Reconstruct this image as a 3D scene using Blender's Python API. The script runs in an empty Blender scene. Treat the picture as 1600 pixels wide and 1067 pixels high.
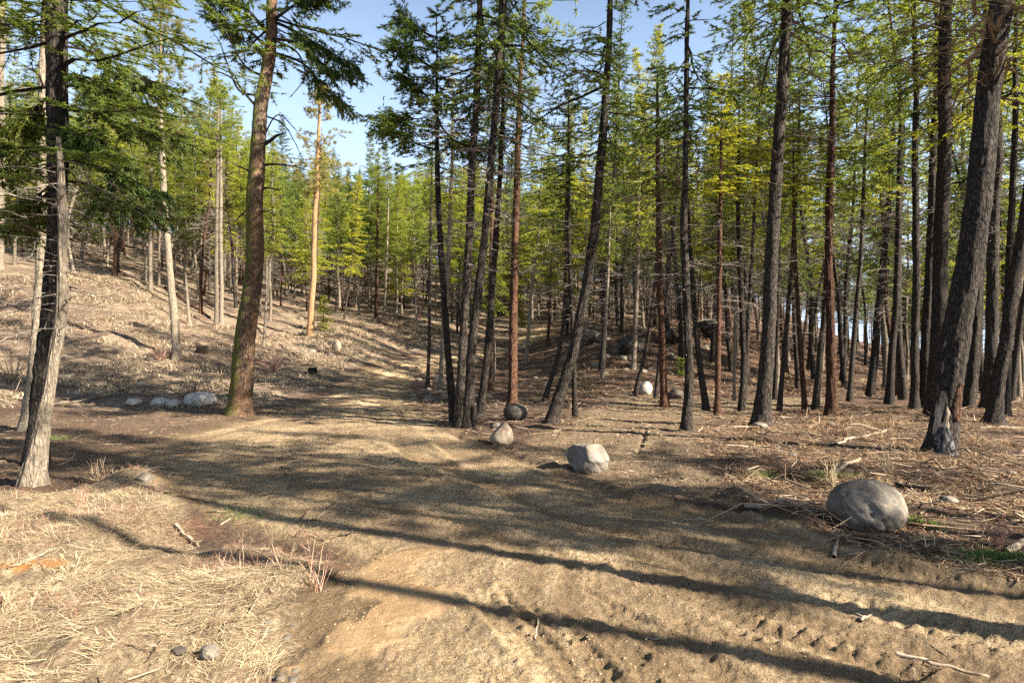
import bpy, math, random
import numpy as np
from mathutils import Vector, Matrix, Quaternion

# ------------------------------------------------------------------ camera, light, exposure
sc = bpy.context.scene
CAMZ, FPX, HORIZ = 1.6, 980.0, 555.0
PITCH = math.atan((HORIZ - 533.5) / FPX)
cam_d = bpy.data.cameras.new('camera'); cam = bpy.data.objects.new('camera', cam_d)
sc.collection.objects.link(cam); sc.camera = cam
cam_d.sensor_width = 36.0; cam_d.lens = FPX / 1600 * 36
cam_d.clip_start = 0.05; cam_d.clip_end = 3000
cam.location = (0, 0, CAMZ); cam.rotation_euler = (math.radians(90) + PITCH, 0, 0)

SUN_DIR = np.array([0.90, -0.44]); SUN_DIR = SUN_DIR / np.linalg.norm(SUN_DIR)
SUN_EL = math.radians(32)
world = bpy.data.worlds.new('World'); sc.world = world; world.use_nodes = True
nt = world.node_tree
sky = nt.nodes.new('ShaderNodeTexSky'); sky.sky_type = 'NISHITA'; sky.sun_disc = False
sky.sun_elevation = SUN_EL; sky.sun_rotation = math.atan2(SUN_DIR[0], SUN_DIR[1])
sky.altitude = 500; sky.air_density = 1.0; sky.dust_density = 1.0; sky.ozone_density = 1.2
bg = nt.nodes['Background']; bg.inputs['Strength'].default_value = 0.05
# thin white haze veil that thickens towards the horizon all the way round
_tc = nt.nodes.new('ShaderNodeTexCoord'); _sx = nt.nodes.new('ShaderNodeSeparateXYZ'); nt.links.new(_tc.outputs['Generated'], _sx.inputs[0])
_mr = nt.nodes.new('ShaderNodeMapRange'); nt.links.new(_sx.outputs[2], _mr.inputs[0])
_mr.inputs[1].default_value = .02; _mr.inputs[2].default_value = .58; _mr.inputs[3].default_value = .95; _mr.inputs[4].default_value = .0
_nz = nt.nodes.new('ShaderNodeTexNoise'); _nz.inputs['Scale'].default_value = 2.2; _nz.inputs['Detail'].default_value = 6; nt.links.new(_tc.outputs['Generated'], _nz.inputs['Vector'])
_mu = nt.nodes.new('ShaderNodeMath'); _mu.operation = 'MULTIPLY'; nt.links.new(_mr.outputs[0], _mu.inputs[0])
_ma = nt.nodes.new('ShaderNodeMath'); _ma.operation = 'MULTIPLY_ADD'; nt.links.new(_nz.outputs['Fac'], _ma.inputs[0]); _ma.inputs[1].default_value = .8; _ma.inputs[2].default_value = .5; nt.links.new(_ma.outputs[0], _mu.inputs[1]); _mu.use_clamp = True
_mx = nt.nodes.new('ShaderNodeMix'); _mx.data_type = 'RGBA'; nt.links.new(_mu.outputs[0], _mx.inputs[0]); nt.links.new(sky.outputs[0], _mx.inputs[6]); _mx.inputs[7].default_value = (5.6, 7.2, 9.6, 1)
nt.links.new(_mx.outputs[2], bg.inputs['Color'])
sun_d = bpy.data.lights.new('sun', 'SUN'); sun = bpy.data.objects.new('sun', sun_d)
sc.collection.objects.link(sun)
sun_d.energy = 5.0; sun_d.angle = math.radians(0.55); sun_d.color = (1.0, 0.92, 0.79)
sv = Vector((SUN_DIR[0] * math.cos(SUN_EL), SUN_DIR[1] * math.cos(SUN_EL), math.sin(SUN_EL)))
sun.rotation_euler = sv.to_track_quat('Z', 'Y').to_euler()
sc.view_settings.view_transform = 'Standard'; sc.view_settings.look = 'None'
sc.view_settings.exposure = 2.16; sc.view_settings.gamma = 1.0
sc.view_settings.use_curve_mapping = False
sc.cycles.max_bounces = 6; sc.cycles.diffuse_bounces = 2; sc.cycles.transmission_bounces = 3
sc.cycles.use_denoising = False; sc.cycles.sample_clamp_indirect = 3.0

rng = np.random.default_rng(7)
random.seed(7)

# ------------------------------------------------------------------ noise
def _h(ix, iy, seed):
    n = (ix.astype(np.int64) * 374761393 + iy.astype(np.int64) * 668265263 + seed * 1274126177) & 0xffffffff
    n = ((n ^ (n >> 13)) * 1274126177) & 0xffffffff
    return ((n ^ (n >> 16)) & 0xffff) / 65535.0
def vnoise(x, y, seed=0, per=0):
    x = np.asarray(x, float); y = np.asarray(y, float)
    ix = np.floor(x); iy = np.floor(y); fx = x - ix; fy = y - iy
    fx = fx * fx * (3 - 2 * fx); fy = fy * fy * (3 - 2 * fy)
    ix1 = ix + 1
    if per: ix = np.mod(ix, per); ix1 = np.mod(ix1, per)
    a = _h(ix, iy, seed); b = _h(ix1, iy, seed); c = _h(ix, iy + 1, seed); d = _h(ix1, iy + 1, seed)
    return (a + (b - a) * fx) * (1 - fy) + (c + (d - c) * fx) * fy
def fbm(x, y, seed=0, o=4):
    s = 0; a = 0.5
    for i in range(o):
        s = s + a * (vnoise(x, y, seed + i) - 0.5) * 2; x = x * 2.03 + 7.1; y = y * 2.03 + 3.3; a *= 0.5
    return s
def sstep(a, b, x):
    t = np.clip((x - a) / (b - a), 0, 1); return t * t * (3 - 2 * t)

# ------------------------------------------------------------------ terrain
# columns: bearing (as picture column) -> list of (distance forward, picture row the ground reaches there)
COLS = {
 -300: [(18,640),(24,600),(30,520),(40,410),(50,350),(70,320),(150,300)],
 0:   [(17,640),(22,612),(28,545),(36,470),(44,415),(54,385),(80,365),(150,345)],
 110: [(18,640),(23,606),(29,545),(37,472),(44,425),(56,398),(80,376),(150,350)],
 200: [(19.5,636),(23.5,604),(29,552),(38,478),(47,425),(60,400),(90,378),(150,355)],
 340: [(20,635),(24,612),(30,575),(38,525),(47,482),(60,455),(90,430),(150,370)],
 450: [(22,627),(26,608),(32,578),(40,535),(50,495),(65,470),(90,450),(150,395)],
 540: [(26,612),(30,596),(34,576),(40,540),(50,503),(62,488),(80,480),(150,405)],
 620: [(24,620),(30,600),(36,580),(42,562),(46,551),(51,520),(60,492),(80,484),(150,405)],
 700: [(24,622),(30,608),(36,590),(42,565),(48,548),(54,533),(62,502),(80,492),(150,410)],
 780: [(26,618),(36,600),(44,575),(52,546),(60,527),(70,506),(85,496),(150,420)],
 850: [(26,620),(36,597),(44,568),(54,532),(60,518),(68,508),(85,494),(150,430)],
 950: [(24,625),(29,608),(35,572),(41,535),(48,503),(60,498),(85,494),(150,440)],
 1060:[(24,628),(31,606),(38,565),(46,525),(56,510),(85,500),(150,450)],
 1180:[(22,632),(32,608),(42,575),(54,535),(68,517),(85,510),(150,465)],
 1300:[(20,638),(28,622),(38,600),(50,567),(64,545),(90,536),(150,525)],
 1400:[(20,640),(30,622),(40,606),(55,588),(80,572),(150,552)],
 1600:[(20,642),(30,622),(50,594),(80,577),(150,563)],
 1900:[(20,642),(30,622),(50,594),(80,577),(150,563)],
}
NR, NA = 160, 361
LR = np.linspace(math.log(1.0), math.log(600.0), NR)
def _colprof(pts, ca):
    d = [1.0, 6.0, 12.0]; z = [0.0, 0.0, -0.0]
    for dd, py in pts:
        d.append(dd); z.append(CAMZ - (py - HORIZ) / FPX * dd)
    s = (z[-1] - z[-2]) / (d[-1] - d[-2]); d.append(600.0); z.append(z[-1] + s * 450 * 0.6)
    return np.interp(np.exp(LR), np.array(d) / ca, z)
_az, _pr = [], []
for px in sorted(COLS):
    a = math.atan((px - 800) / FPX); _az.append(a); _pr.append(_colprof(COLS[px], math.cos(a)))
flat = np.interp(np.exp(LR), [1, 30, 600], [0, -.2, -4.0])
lefth = np.interp(np.exp(LR), [1, 20, 60, 150, 600], [0, .3, 9, 25, 60])
_az = [-math.pi, -2.3, -1.4] + _az + [1.3, 2.2, math.pi]
_pr = [flat, flat * .5 + lefth * .2, lefth] + _pr + [flat, flat, flat]
AZG = np.linspace(-math.pi, math.pi, NA)
_pr = np.array(_pr)
TAB = np.array([np.interp(AZG, _az, _pr[:, j]) for j in range(NR)]).T
def _smooth(T, n, ax):
    for _ in range(n): T = (np.roll(T, 1, ax) + 2 * T + np.roll(T, -1, ax)) / 4 if ax == 0 else \
        np.concatenate([T[:, :1], (T[:, :-2] + 2 * T[:, 1:-1] + T[:, 2:]) / 4, T[:, -1:]], 1)
    return T
TAB = _smooth(TAB, 6, 0); TAB = _smooth(TAB, 2, 1)
def hbase(x, y):
    x = np.asarray(x, float); y = np.asarray(y, float)
    r = np.maximum(np.hypot(x, y), 1.0); a = np.arctan2(x, y)
    fi = (a + math.pi) / (2 * math.pi) * (NA - 1); fj = (np.log(r) - LR[0]) / (LR[1] - LR[0])
    i = np.clip(fi.astype(int), 0, NA - 2); j = np.clip(fj.astype(int), 0, NR - 2)
    u = fi - i; v = np.clip(fj - j, 0, 1)
    return (TAB[i, j] * (1 - u) + TAB[i + 1, j] * u) * (1 - v) + (TAB[i, j + 1] * (1 - u) + TAB[i + 1, j + 1] * u) * v

def ray(px, py):
    dx = (px - 800) / FPX; dz = -(py - 533.5) / FPX
    c, s = math.cos(PITCH), math.sin(PITCH)
    d = np.array([dx, c - dz * s, s + dz * c]); return d / d[1]
def hit(px, py):          # where the sight line through a picture point meets the ground
    d = ray(px, py); t = np.concatenate([np.linspace(1.2, 30, 1200), np.linspace(30, 260, 2500)])
    g = CAMZ + d[2] * t - hbase(d[0] * t, t)
    k = np.argmax(g < 0)
    if g[k] >= 0: k = len(t) - 1
    return d[0] * t[k], t[k]
def at(px, py, depth):
    d = ray(px, py) * depth; return np.array([d[0], depth, CAMZ + d[2]])

def poly_sd(P, x, y):     # signed distance, inside negative
    P = np.array(P); n = len(P); dist = np.full(x.shape, 1e9); ins = np.zeros(x.shape, bool)
    for i in range(n):
        ax, ay = P[i]; bx, by = P[(i + 1) % n]
        ex, ey = bx - ax, by - ay
        t = np.clip(((x - ax) * ex + (y - ay) * ey) / (ex * ex + ey * ey + 1e-12), 0, 1)
        dist = np.minimum(dist, np.hypot(x - ax - t * ex, y - ay - t * ey))
        c = ((ay > y) != (by > y)) & (x < (bx - ax) * (y - ay) / (by - ay + 1e-12) + ax)
        ins ^= c
    return np.where(ins, -dist, dist)
def W(pts): return [hit(*p) for p in pts]
ROAD = W([(425,1067),(470,940),(545,885),(500,850),(330,800),(230,745),(190,715),(230,690),(330,668),(430,645),(530,605),(548,582),(600,564),(700,547),(780,543),(850,509)]) + \
       W([(862,524),(780,556),(700,572),(655,588),(635,606),(665,640),(760,702),(880,738),(1000,772),(1150,796),(1300,848),(1450,884),(1620,915)]) + [(6, 2.5), (8, 0), (8, -6), (0, -6), (-.9, 1)]
TRAIL = W([(790,702),(900,742),(1010,775),(1165,785),(1105,725),(1085,685),(1100,655),(1180,640),(1290,634),(1290,622),(1130,622),(960,612),(930,640),(850,680)])
LEFTD = W([(-100,735),(60,755),(200,735),(330,810),(500,860),(640,760),(640,660),(520,625),(420,640),(300,640),(0,650),(-100,655)])
STRAW = W([(-80,770),(60,775),(150,765),(215,740),(330,850),(520,885),(465,935),(425,1067)]) + [(-.9, 1.5), (-1, -2), (-9, -2), (-9, 5)]
WET = W([(600,850),(700,850),(690,930),(680,1000),(600,1045),(470,1040),(540,965)])
TRACKS = [  # (points, half width, depth)
 ([(740,905),(790,965),(850,1030),(900,1090)], .13, .030), ([(805,920),(860,980),(930,1060),(950,1100)], .12, .026),
 ([(560,690),(700,760),(893,828),(1060,880),(1200,912),(1400,962),(1640,1020)], .15, .030),
 ([(640,700),(800,775),(1000,838),(1180,870),(1400,920),(1640,965)], .14, .022),
 ([(900,930),(1000,985),(1130,1060),(1180,1090)], .12, .022), ([(1060,960),(1200,990),(1330,1025),(1480,1075)], .13, .026),
 ([(640,640),(800,710),(1000,790),(1200,845),(1420,893),(1640,930)], .16, .020),
 ([(980,890),(1100,930),(1300,985),(1500,1040)], .14, .02),
 ([(700,560),(610,585),(575,610),(600,660),(680,730)], .3, .03), ([(740,556),(650,580),(620,605),(650,650),(740,720)], .3, .03)]
TRACKS = [(W(p), w, dp) for p, w, dp in TRACKS]
def spline(P, n=14):
    P = [np.array(p, float) for p in P]; P = [2 * P[0] - P[1]] + P + [2 * P[-1] - P[-2]]; out = []
    for i in range(1, len(P) - 2):
        for k in range(n):
            t = k / n; a, b, c, d = P[i - 1:i + 3]
            out.append(.5 * (2 * b + (c - a) * t + (2 * a - 5 * b + 4 * c - d) * t * t + (3 * b - a - 3 * c + d) * t ** 3))
    out.append(P[-2]); return np.array(out)

def zones(x, y):
    w = fbm(x * .9, y * .9, 11, 4) * .35 + fbm(x * 4, y * 4, 17, 3) * .10
    sc_ = np.clip(np.hypot(x, y) / 9, .35, 2.5)
    z = {}
    z['road'] = sstep(.18, -.22, (poly_sd(ROAD, x, y) + w * sc_ * .8) / sc_)
    z['trail'] = sstep(.3, -.3, (poly_sd(TRAIL, x, y) + w * sc_) / sc_)
    z['soil'] = sstep(.35, -.35, (poly_sd(LEFTD, x, y) + w * sc_) / sc_)
    z['straw'] = sstep(.12, -.18, poly_sd(STRAW, x, y) + w * .5)
    z['wet'] = sstep(.10, -.18, poly_sd(WET, x, y) + fbm(x * 3, y * 3, 31, 4) * .45)
    az = np.arctan2(x, y)
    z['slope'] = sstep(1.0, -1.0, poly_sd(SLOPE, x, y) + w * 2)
    return z
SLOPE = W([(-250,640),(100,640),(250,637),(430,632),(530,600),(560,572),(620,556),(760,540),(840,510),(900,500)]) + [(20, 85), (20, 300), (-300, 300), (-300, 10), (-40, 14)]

def detail(x, y, z):
    r = np.hypot(x, y)
    lo = fbm(x * .35, y * .35, 3, 4)
    mid = fbm(x * 1.7, y * 1.7, 5, 4)
    hi = fbm(x * 9, y * 9, 9, 3)
    vh = fbm(x * 30, y * 30, 29, 2)
    rd = np.maximum(z['road'], z['trail'])
    h = lo * (.04 + .26 * sstep(14, 40, r)) + mid * .08 * (1 - .8 * rd) + mid * .06 * z['slope']
    h = h + hi * (.030 * (1 - rd) + .020 * rd * (1 - z['wet']))
    # crusty mud clods beside the tracks
    cl = sstep(.52, .75, vnoise(x * 3.1, y * 3.1, 77)) * (1 - z['wet'])
    h = h + np.maximum(vh, -.15) * (.012 + .012 * cl) * sstep(16, 7, r) * (1 - .8 * z['wet'])
    h = h + z['straw'] * (.03 + .05 * mid)
    # berm and hollow left, edge ditch
    for (px, py, rad, amp) in [(225,800,.5,.10),(330,835,.7,-.10),(300,880,.5,.07),(215,758,.35,.12),(120,840,.6,.06),(480,1000,.12,-.03),(505,925,.12,-.03),(1170,800,.5,-.06),(1240,815,.5,.05),(960,760,.5,-.04)]:
        cx, cy = hit(px, py); h = h + amp * np.exp(-((x - cx) ** 2 + (y - cy) ** 2) / rad ** 2)
    # rough edge ridge right of the road
    for pts, wd, amp in EDGES:
        P = spline(pts, 6); dd = np.full(x.shape, 1e9)
        for i in range(len(P) - 1):
            ex, ey = P[i + 1] - P[i]
            t = np.clip(((x - P[i][0]) * ex + (y - P[i][1]) * ey) / (ex * ex + ey * ey), 0, 1)
            dd = np.minimum(dd, np.hypot(x - P[i][0] - t * ex, y - P[i][1] - t * ey))
        h = h + amp * np.exp(-(dd / wd) ** 2) * (.4 + 1.2 * vnoise(x * 5, y * 5, 61))
    sdr = poly_sd(ROAD, x, y); al = x * .9 - y * .42
    z['rut'] = np.clip(rd * (.6 * vnoise(sdr * 3.2, al * .22, 63) + .4 * vnoise(sdr * 9, al * .5, 64)), 0, 1)
    h = h + rd * (1 - z['wet']) * (.022 * (vnoise(sdr * 3.2, al * .22, 63) - .5) + .014 * (vnoise(sdr * 9, al * .5, 64) - .5) * sstep(20, 10, r))
    near = r < 45
    for P, wd, dp in TRACKS:
        Q = spline(P); xs, ys = x[near], y[near]
        dd = np.full(xs.shape, 1e9); ss = np.zeros(xs.shape); tt = np.zeros(xs.shape); acc = 0
        for i in range(len(Q) - 1):
            e = Q[i + 1] - Q[i]; L = math.hypot(*e) + 1e-9
            t = ((xs - Q[i][0]) * e[0] + (ys - Q[i][1]) * e[1]) / L / L; tc = np.clip(t, 0, 1)
            d = np.hypot(xs - Q[i][0] - tc * e[0], ys - Q[i][1] - tc * e[1]); m = d < dd
            dd[m] = d[m]; ss[m] = acc + tc[m] * L
            cr = (xs - Q[i][0]) * e[1] - (ys - Q[i][1]) * e[0]; tt[m] = cr[m] / L; acc += L
        ins = sstep(wd * 1.15, wd * .85, dd)
        brk = .35 + .65 * sstep(.35, .6, vnoise(ss * 1.3, tt * 2 + dp * 900, 41))
        lug = sstep(-.2, .3, np.sin(2 * math.pi * (ss / .105 + np.abs(tt) / wd * .45 * np.sign(tt))) ) * sstep(wd * .15, wd * .35, np.abs(tt))
        rim = np.exp(-((dd - wd * 1.3) / (wd * .28)) ** 2)
        h[near] = h[near] + brk * (1 - .7 * z['wet'][near]) * (-ins * dp * .8 + ins * lug * (.017 if dp >= .026 else .010) * (wd < .2) + rim * dp * .55)
    h = h + z['trail'] * (1 - z['road']) * (.05 * fbm(x * 2.2, y * 4.5, 71, 4) + .03 * (vnoise(x * .8, y * 5, 72) - .5))
    # dark cracks of the sunk side trail are left to real clefts
    for pts in CRACKS:
        P = spline(pts, 5); dd = np.full(x.shape, 1e9)
        for i in range(len(P) - 1):
            ex, ey = P[i + 1] - P[i]
            t = np.clip(((x - P[i][0]) * ex + (y - P[i][1]) * ey) / (ex * ex + ey * ey), 0, 1)
            dd = np.minimum(dd, np.hypot(x - P[i][0] - t * ex, y - P[i][1] - t * ey))
        h = h - .06 * sstep(.06, .0, dd + .09 * (vnoise(x * 7, y * 7, 3) - .5))
    return h
EDGES = [(W([(780,702),(860,728),(900,742),(1000,775),(1120,792),(1250,838),(1330,850)]), .10, .06),
         (W([(1140,770),(1180,790),(1260,825)]), .14, .10),          (W([(1350,860),(1450,890),(1620,925)]), .12, .05)]
CRACKS = [W([(1008,672),(1005,690),(994,708)])]
def H(x, y):
    x = np.atleast_1d(np.asarray(x, float)).copy(); y = np.atleast_1d(np.asarray(y, float)).copy()
    z = zones(x, y); return hbase(x, y) + detail(x, y, z)

# ------------------------------------------------------------------ mesh helpers
class G:
    def __init__(s): s.v = []; s.q = []; s.t = []; s.qm = []; s.tm = []; s.n = 0
    def add(s, v, q=None, t=None, m=0):
        v = np.asarray(v, float).reshape(-1, 3); s.v.append(v)
        if q is not None and len(q): q = np.asarray(q) + s.n; s.q.append(q); s.qm.append(np.full(len(q), m))
        if t is not None and len(t): t = np.asarray(t) + s.n; s.t.append(t); s.tm.append(np.full(len(t), m))
        s.n += len(v)
    def mesh(s, name, mats, smooth=True):
        v = np.concatenate(s.v); q = np.concatenate(s.q) if s.q else np.zeros((0, 4), int)
        t = np.concatenate(s.t) if s.t else np.zeros((0, 3), int)
        mi = np.concatenate(s.qm + s.tm)
        me = bpy.data.meshes.new(name); me.vertices.add(len(v)); me.vertices.foreach_set('co', v.astype(np.float32).ravel())
        loops = np.concatenate([q.ravel(), t.ravel()]).astype(np.int32)
        me.loops.add(len(loops)); me.loops.foreach_set('vertex_index', loops)
        me.polygons.add(len(q) + len(t))
        st = np.concatenate([np.arange(len(q)) * 4, len(q) * 4 + np.arange(len(t)) * 3]).astype(np.int32)
        me.polygons.foreach_set('loop_start', st)
        me.update(calc_edges=True)
        for m in mats: me.materials.append(m)
        me.polygons.foreach_set('material_index', mi.astype(np.int32))
        me.polygons.foreach_set('use_smooth', np.full(len(mi), smooth))
        me.update(); return me
def unit(a): return a / (np.linalg.norm(a, axis=-1, keepdims=True) + 1e-9)
def segs(g, A, B, ra, rb, m=0, k=3):      # many tapered sticks at once
    A = np.asarray(A, float).reshape(-1, 3); B = np.asarray(B, float).reshape(-1, 3); n = len(A)
    ra = np.broadcast_to(np.asarray(ra, float), (n,)); rb = np.broadcast_to(np.asarray(rb, float), (n,))
    d = unit(B - A); ref = np.where(np.abs(d[:, 2:3]) > .9, [[1, 0, 0]], [[0, 0, 1.]])
    u = unit(np.cross(d, ref)); w = np.cross(d, u); V = []
    for P, r in ((A, ra), (B, rb)):
        for i in range(k):
            a = 2 * math.pi * i / k; V.append(P + (u * math.cos(a) + w * math.sin(a)) * r[:, None])
    V = np.stack(V, 1); base = np.arange(n)[:, None] * 2 * k
    Q = np.concatenate([base + np.array([i, (i + 1) % k, k + (i + 1) % k, k + i]) for i in range(k)])
    g.add(V, q=Q, m=m)
def chain(g, P, R, m=0, k=4):              # one bent tapered limb
    segs(g, P[:-1], P[1:], R[:-1], R[1:], m, k)
def needles(g, T, D, ln, wd, k, spread, m=1, flat=.6, r=None):
    r = r or rng; n = len(T)
    T = np.repeat(T, k, 0); D = np.repeat(D, k, 0); ln = np.repeat(np.broadcast_to(ln, (n,)), k) * r.uniform(.7, 1.25, n * k)
    d = unit(unit(D) + r.normal(0, spread, (n * k, 3)) * np.array([1, 1, 1 - flat]))
    o = r.normal(0, 1, (n * k, 3)); o[:, 2] *= (1 - flat)
    p = unit(np.cross(d, np.cross(o, d) + 1e-6)); w = wd * .5
    V = np.stack([T - p * w, T + p * w, T + d * ln[:, None]], 1)
    b = np.arange(n * k)[:, None] * 3
    g.add(V, t=b + np.array([0, 1, 2]), m=m)
def ring_tube(g, P, R, k, m=0, bark=0.0, seed=0, flare=0.0, cap=True):
    P = np.asarray(P, float); n = len(P)
    d = unit(np.gradient(P, axis=0)); u = unit(np.cross(d, [[0, 1, 0.02]])); w = np.cross(d, u)
    a = np.linspace(0, 2 * math.pi, k, endpoint=False)
    s = np.concatenate([[0], np.cumsum(np.linalg.norm(np.diff(P, axis=0), axis=1))])
    A, S = np.meshgrid(a, s); rr = np.repeat(np.asarray(R)[:, None], k, 1)
    if bark:
        kk = max(6, int(k / 4)); U = A / (2 * math.pi)
        f = np.abs(vnoise(U * kk + .0, S * 2.2 + .8 * vnoise(U * kk, S * 5, seed + 9, kk), seed, kk) - .5) * 2
        f2 = vnoise(U * kk * 2, S * 9, seed + 3, kk * 2)
        lob = vnoise(U * 5, S * .7, seed + 5, 5) - .5
        rr = rr * (1 + lob * .12) + bark * (np.minimum(f * 1.6, 1) - .6) + bark * .5 * (f2 - .5)
    if flare:
        hh = np.maximum(S - .25, 0); lob = .55 + .9 * vnoise(A / (2 * math.pi) * 5, S * .3, seed + 21, 5)
        rr = rr * (1 + flare * lob * np.exp(-hh / .22))
    V = P[:, None, :] + (u[:, None, :] * np.cos(A)[..., None] + w[:, None, :] * np.sin(A)[..., None]) * rr[..., None]
    i = np.arange(n - 1)[:, None] * k; j = np.arange(k)[None, :]; j1 = (j + 1) % k
    Q = np.stack([i + j, i + j1, i + k + j1, i + k + j], -1).reshape(-1, 4)
    T = []
    V = V.reshape(-1, 3)
    if cap:
        V = np.vstack([V, P[-1] + d[-1] * R[-1] * .2]); c = len(V) - 1; o = (n - 1) * k
        T = [[o + jj, o + (jj + 1) % k, c] for jj in range(k)]
    g.add(V, q=Q, t=T, m=m)

# ------------------------------------------------------------------ materials
def mat(name):
    m = bpy.data.materials.new(name); m.use_nodes = True; t = m.node_tree
    return m, t, t.nodes['Principled BSDF'], t.nodes['Material Output']
def N(t, typ, **kw):
    n = t.nodes.new(typ)
    for k, v in kw.items():
        if k in n.inputs.keys(): n.inputs[k].default_value = v
        else: setattr(n, k, v)
    return n
def ramp(t, src, stops):
    r = t.nodes.new('ShaderNodeValToRGB'); e = r.color_ramp.elements
    while len(e) < len(stops): e.new(.5)
    for el, (p, c) in zip(e, stops): el.position = p; el.color = (*c, 1) if len(c) == 3 else c
    t.links.new(src, r.inputs[0]); return r.outputs[0]
def g3(v): return (v, v, v)
def mix(t, f, a, b, mode='MIX'):
    m = t.nodes.new('ShaderNodeMix'); m.data_type = 'RGBA'; m.blend_type = mode
    for s, v in ((0, f), (6, a), (7, b)):
        if hasattr(v, 'is_linked') or isinstance(v, bpy.types.NodeSocket): t.links.new(v, m.inputs[s])
        elif s == 0: m.inputs[0].default_value = v
        else: m.inputs[s].default_value = (*v, 1)
    return m.outputs[2]
def noise(t, vec, scale, detail=6, rough=.6, dist=0.0):
    n = N(t, 'ShaderNodeTexNoise', Scale=scale, Detail=detail, Roughness=rough, Distortion=dist)
    if vec is not None: t.links.new(vec, n.inputs['Vector'])
    return n.outputs['Fac']
def mapping(t, vec, scale):
    mp = N(t, 'ShaderNodeMapping'); mp.inputs['Scale'].default_value = scale; t.links.new(vec, mp.inputs['Vector']); return mp.outputs[0]
def bump(t, h, strength, dist, normal=None):
    b = N(t, 'ShaderNodeBump', Strength=strength, Distance=dist); t.links.new(h, b.inputs['Height'])
    if normal is not None: t.links.new(normal, b.inputs['Normal'])
    return b.outputs[0]
def attr(t, name): return N(t, 'ShaderNodeAttribute', attribute_name=name).outputs['Fac']

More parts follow.
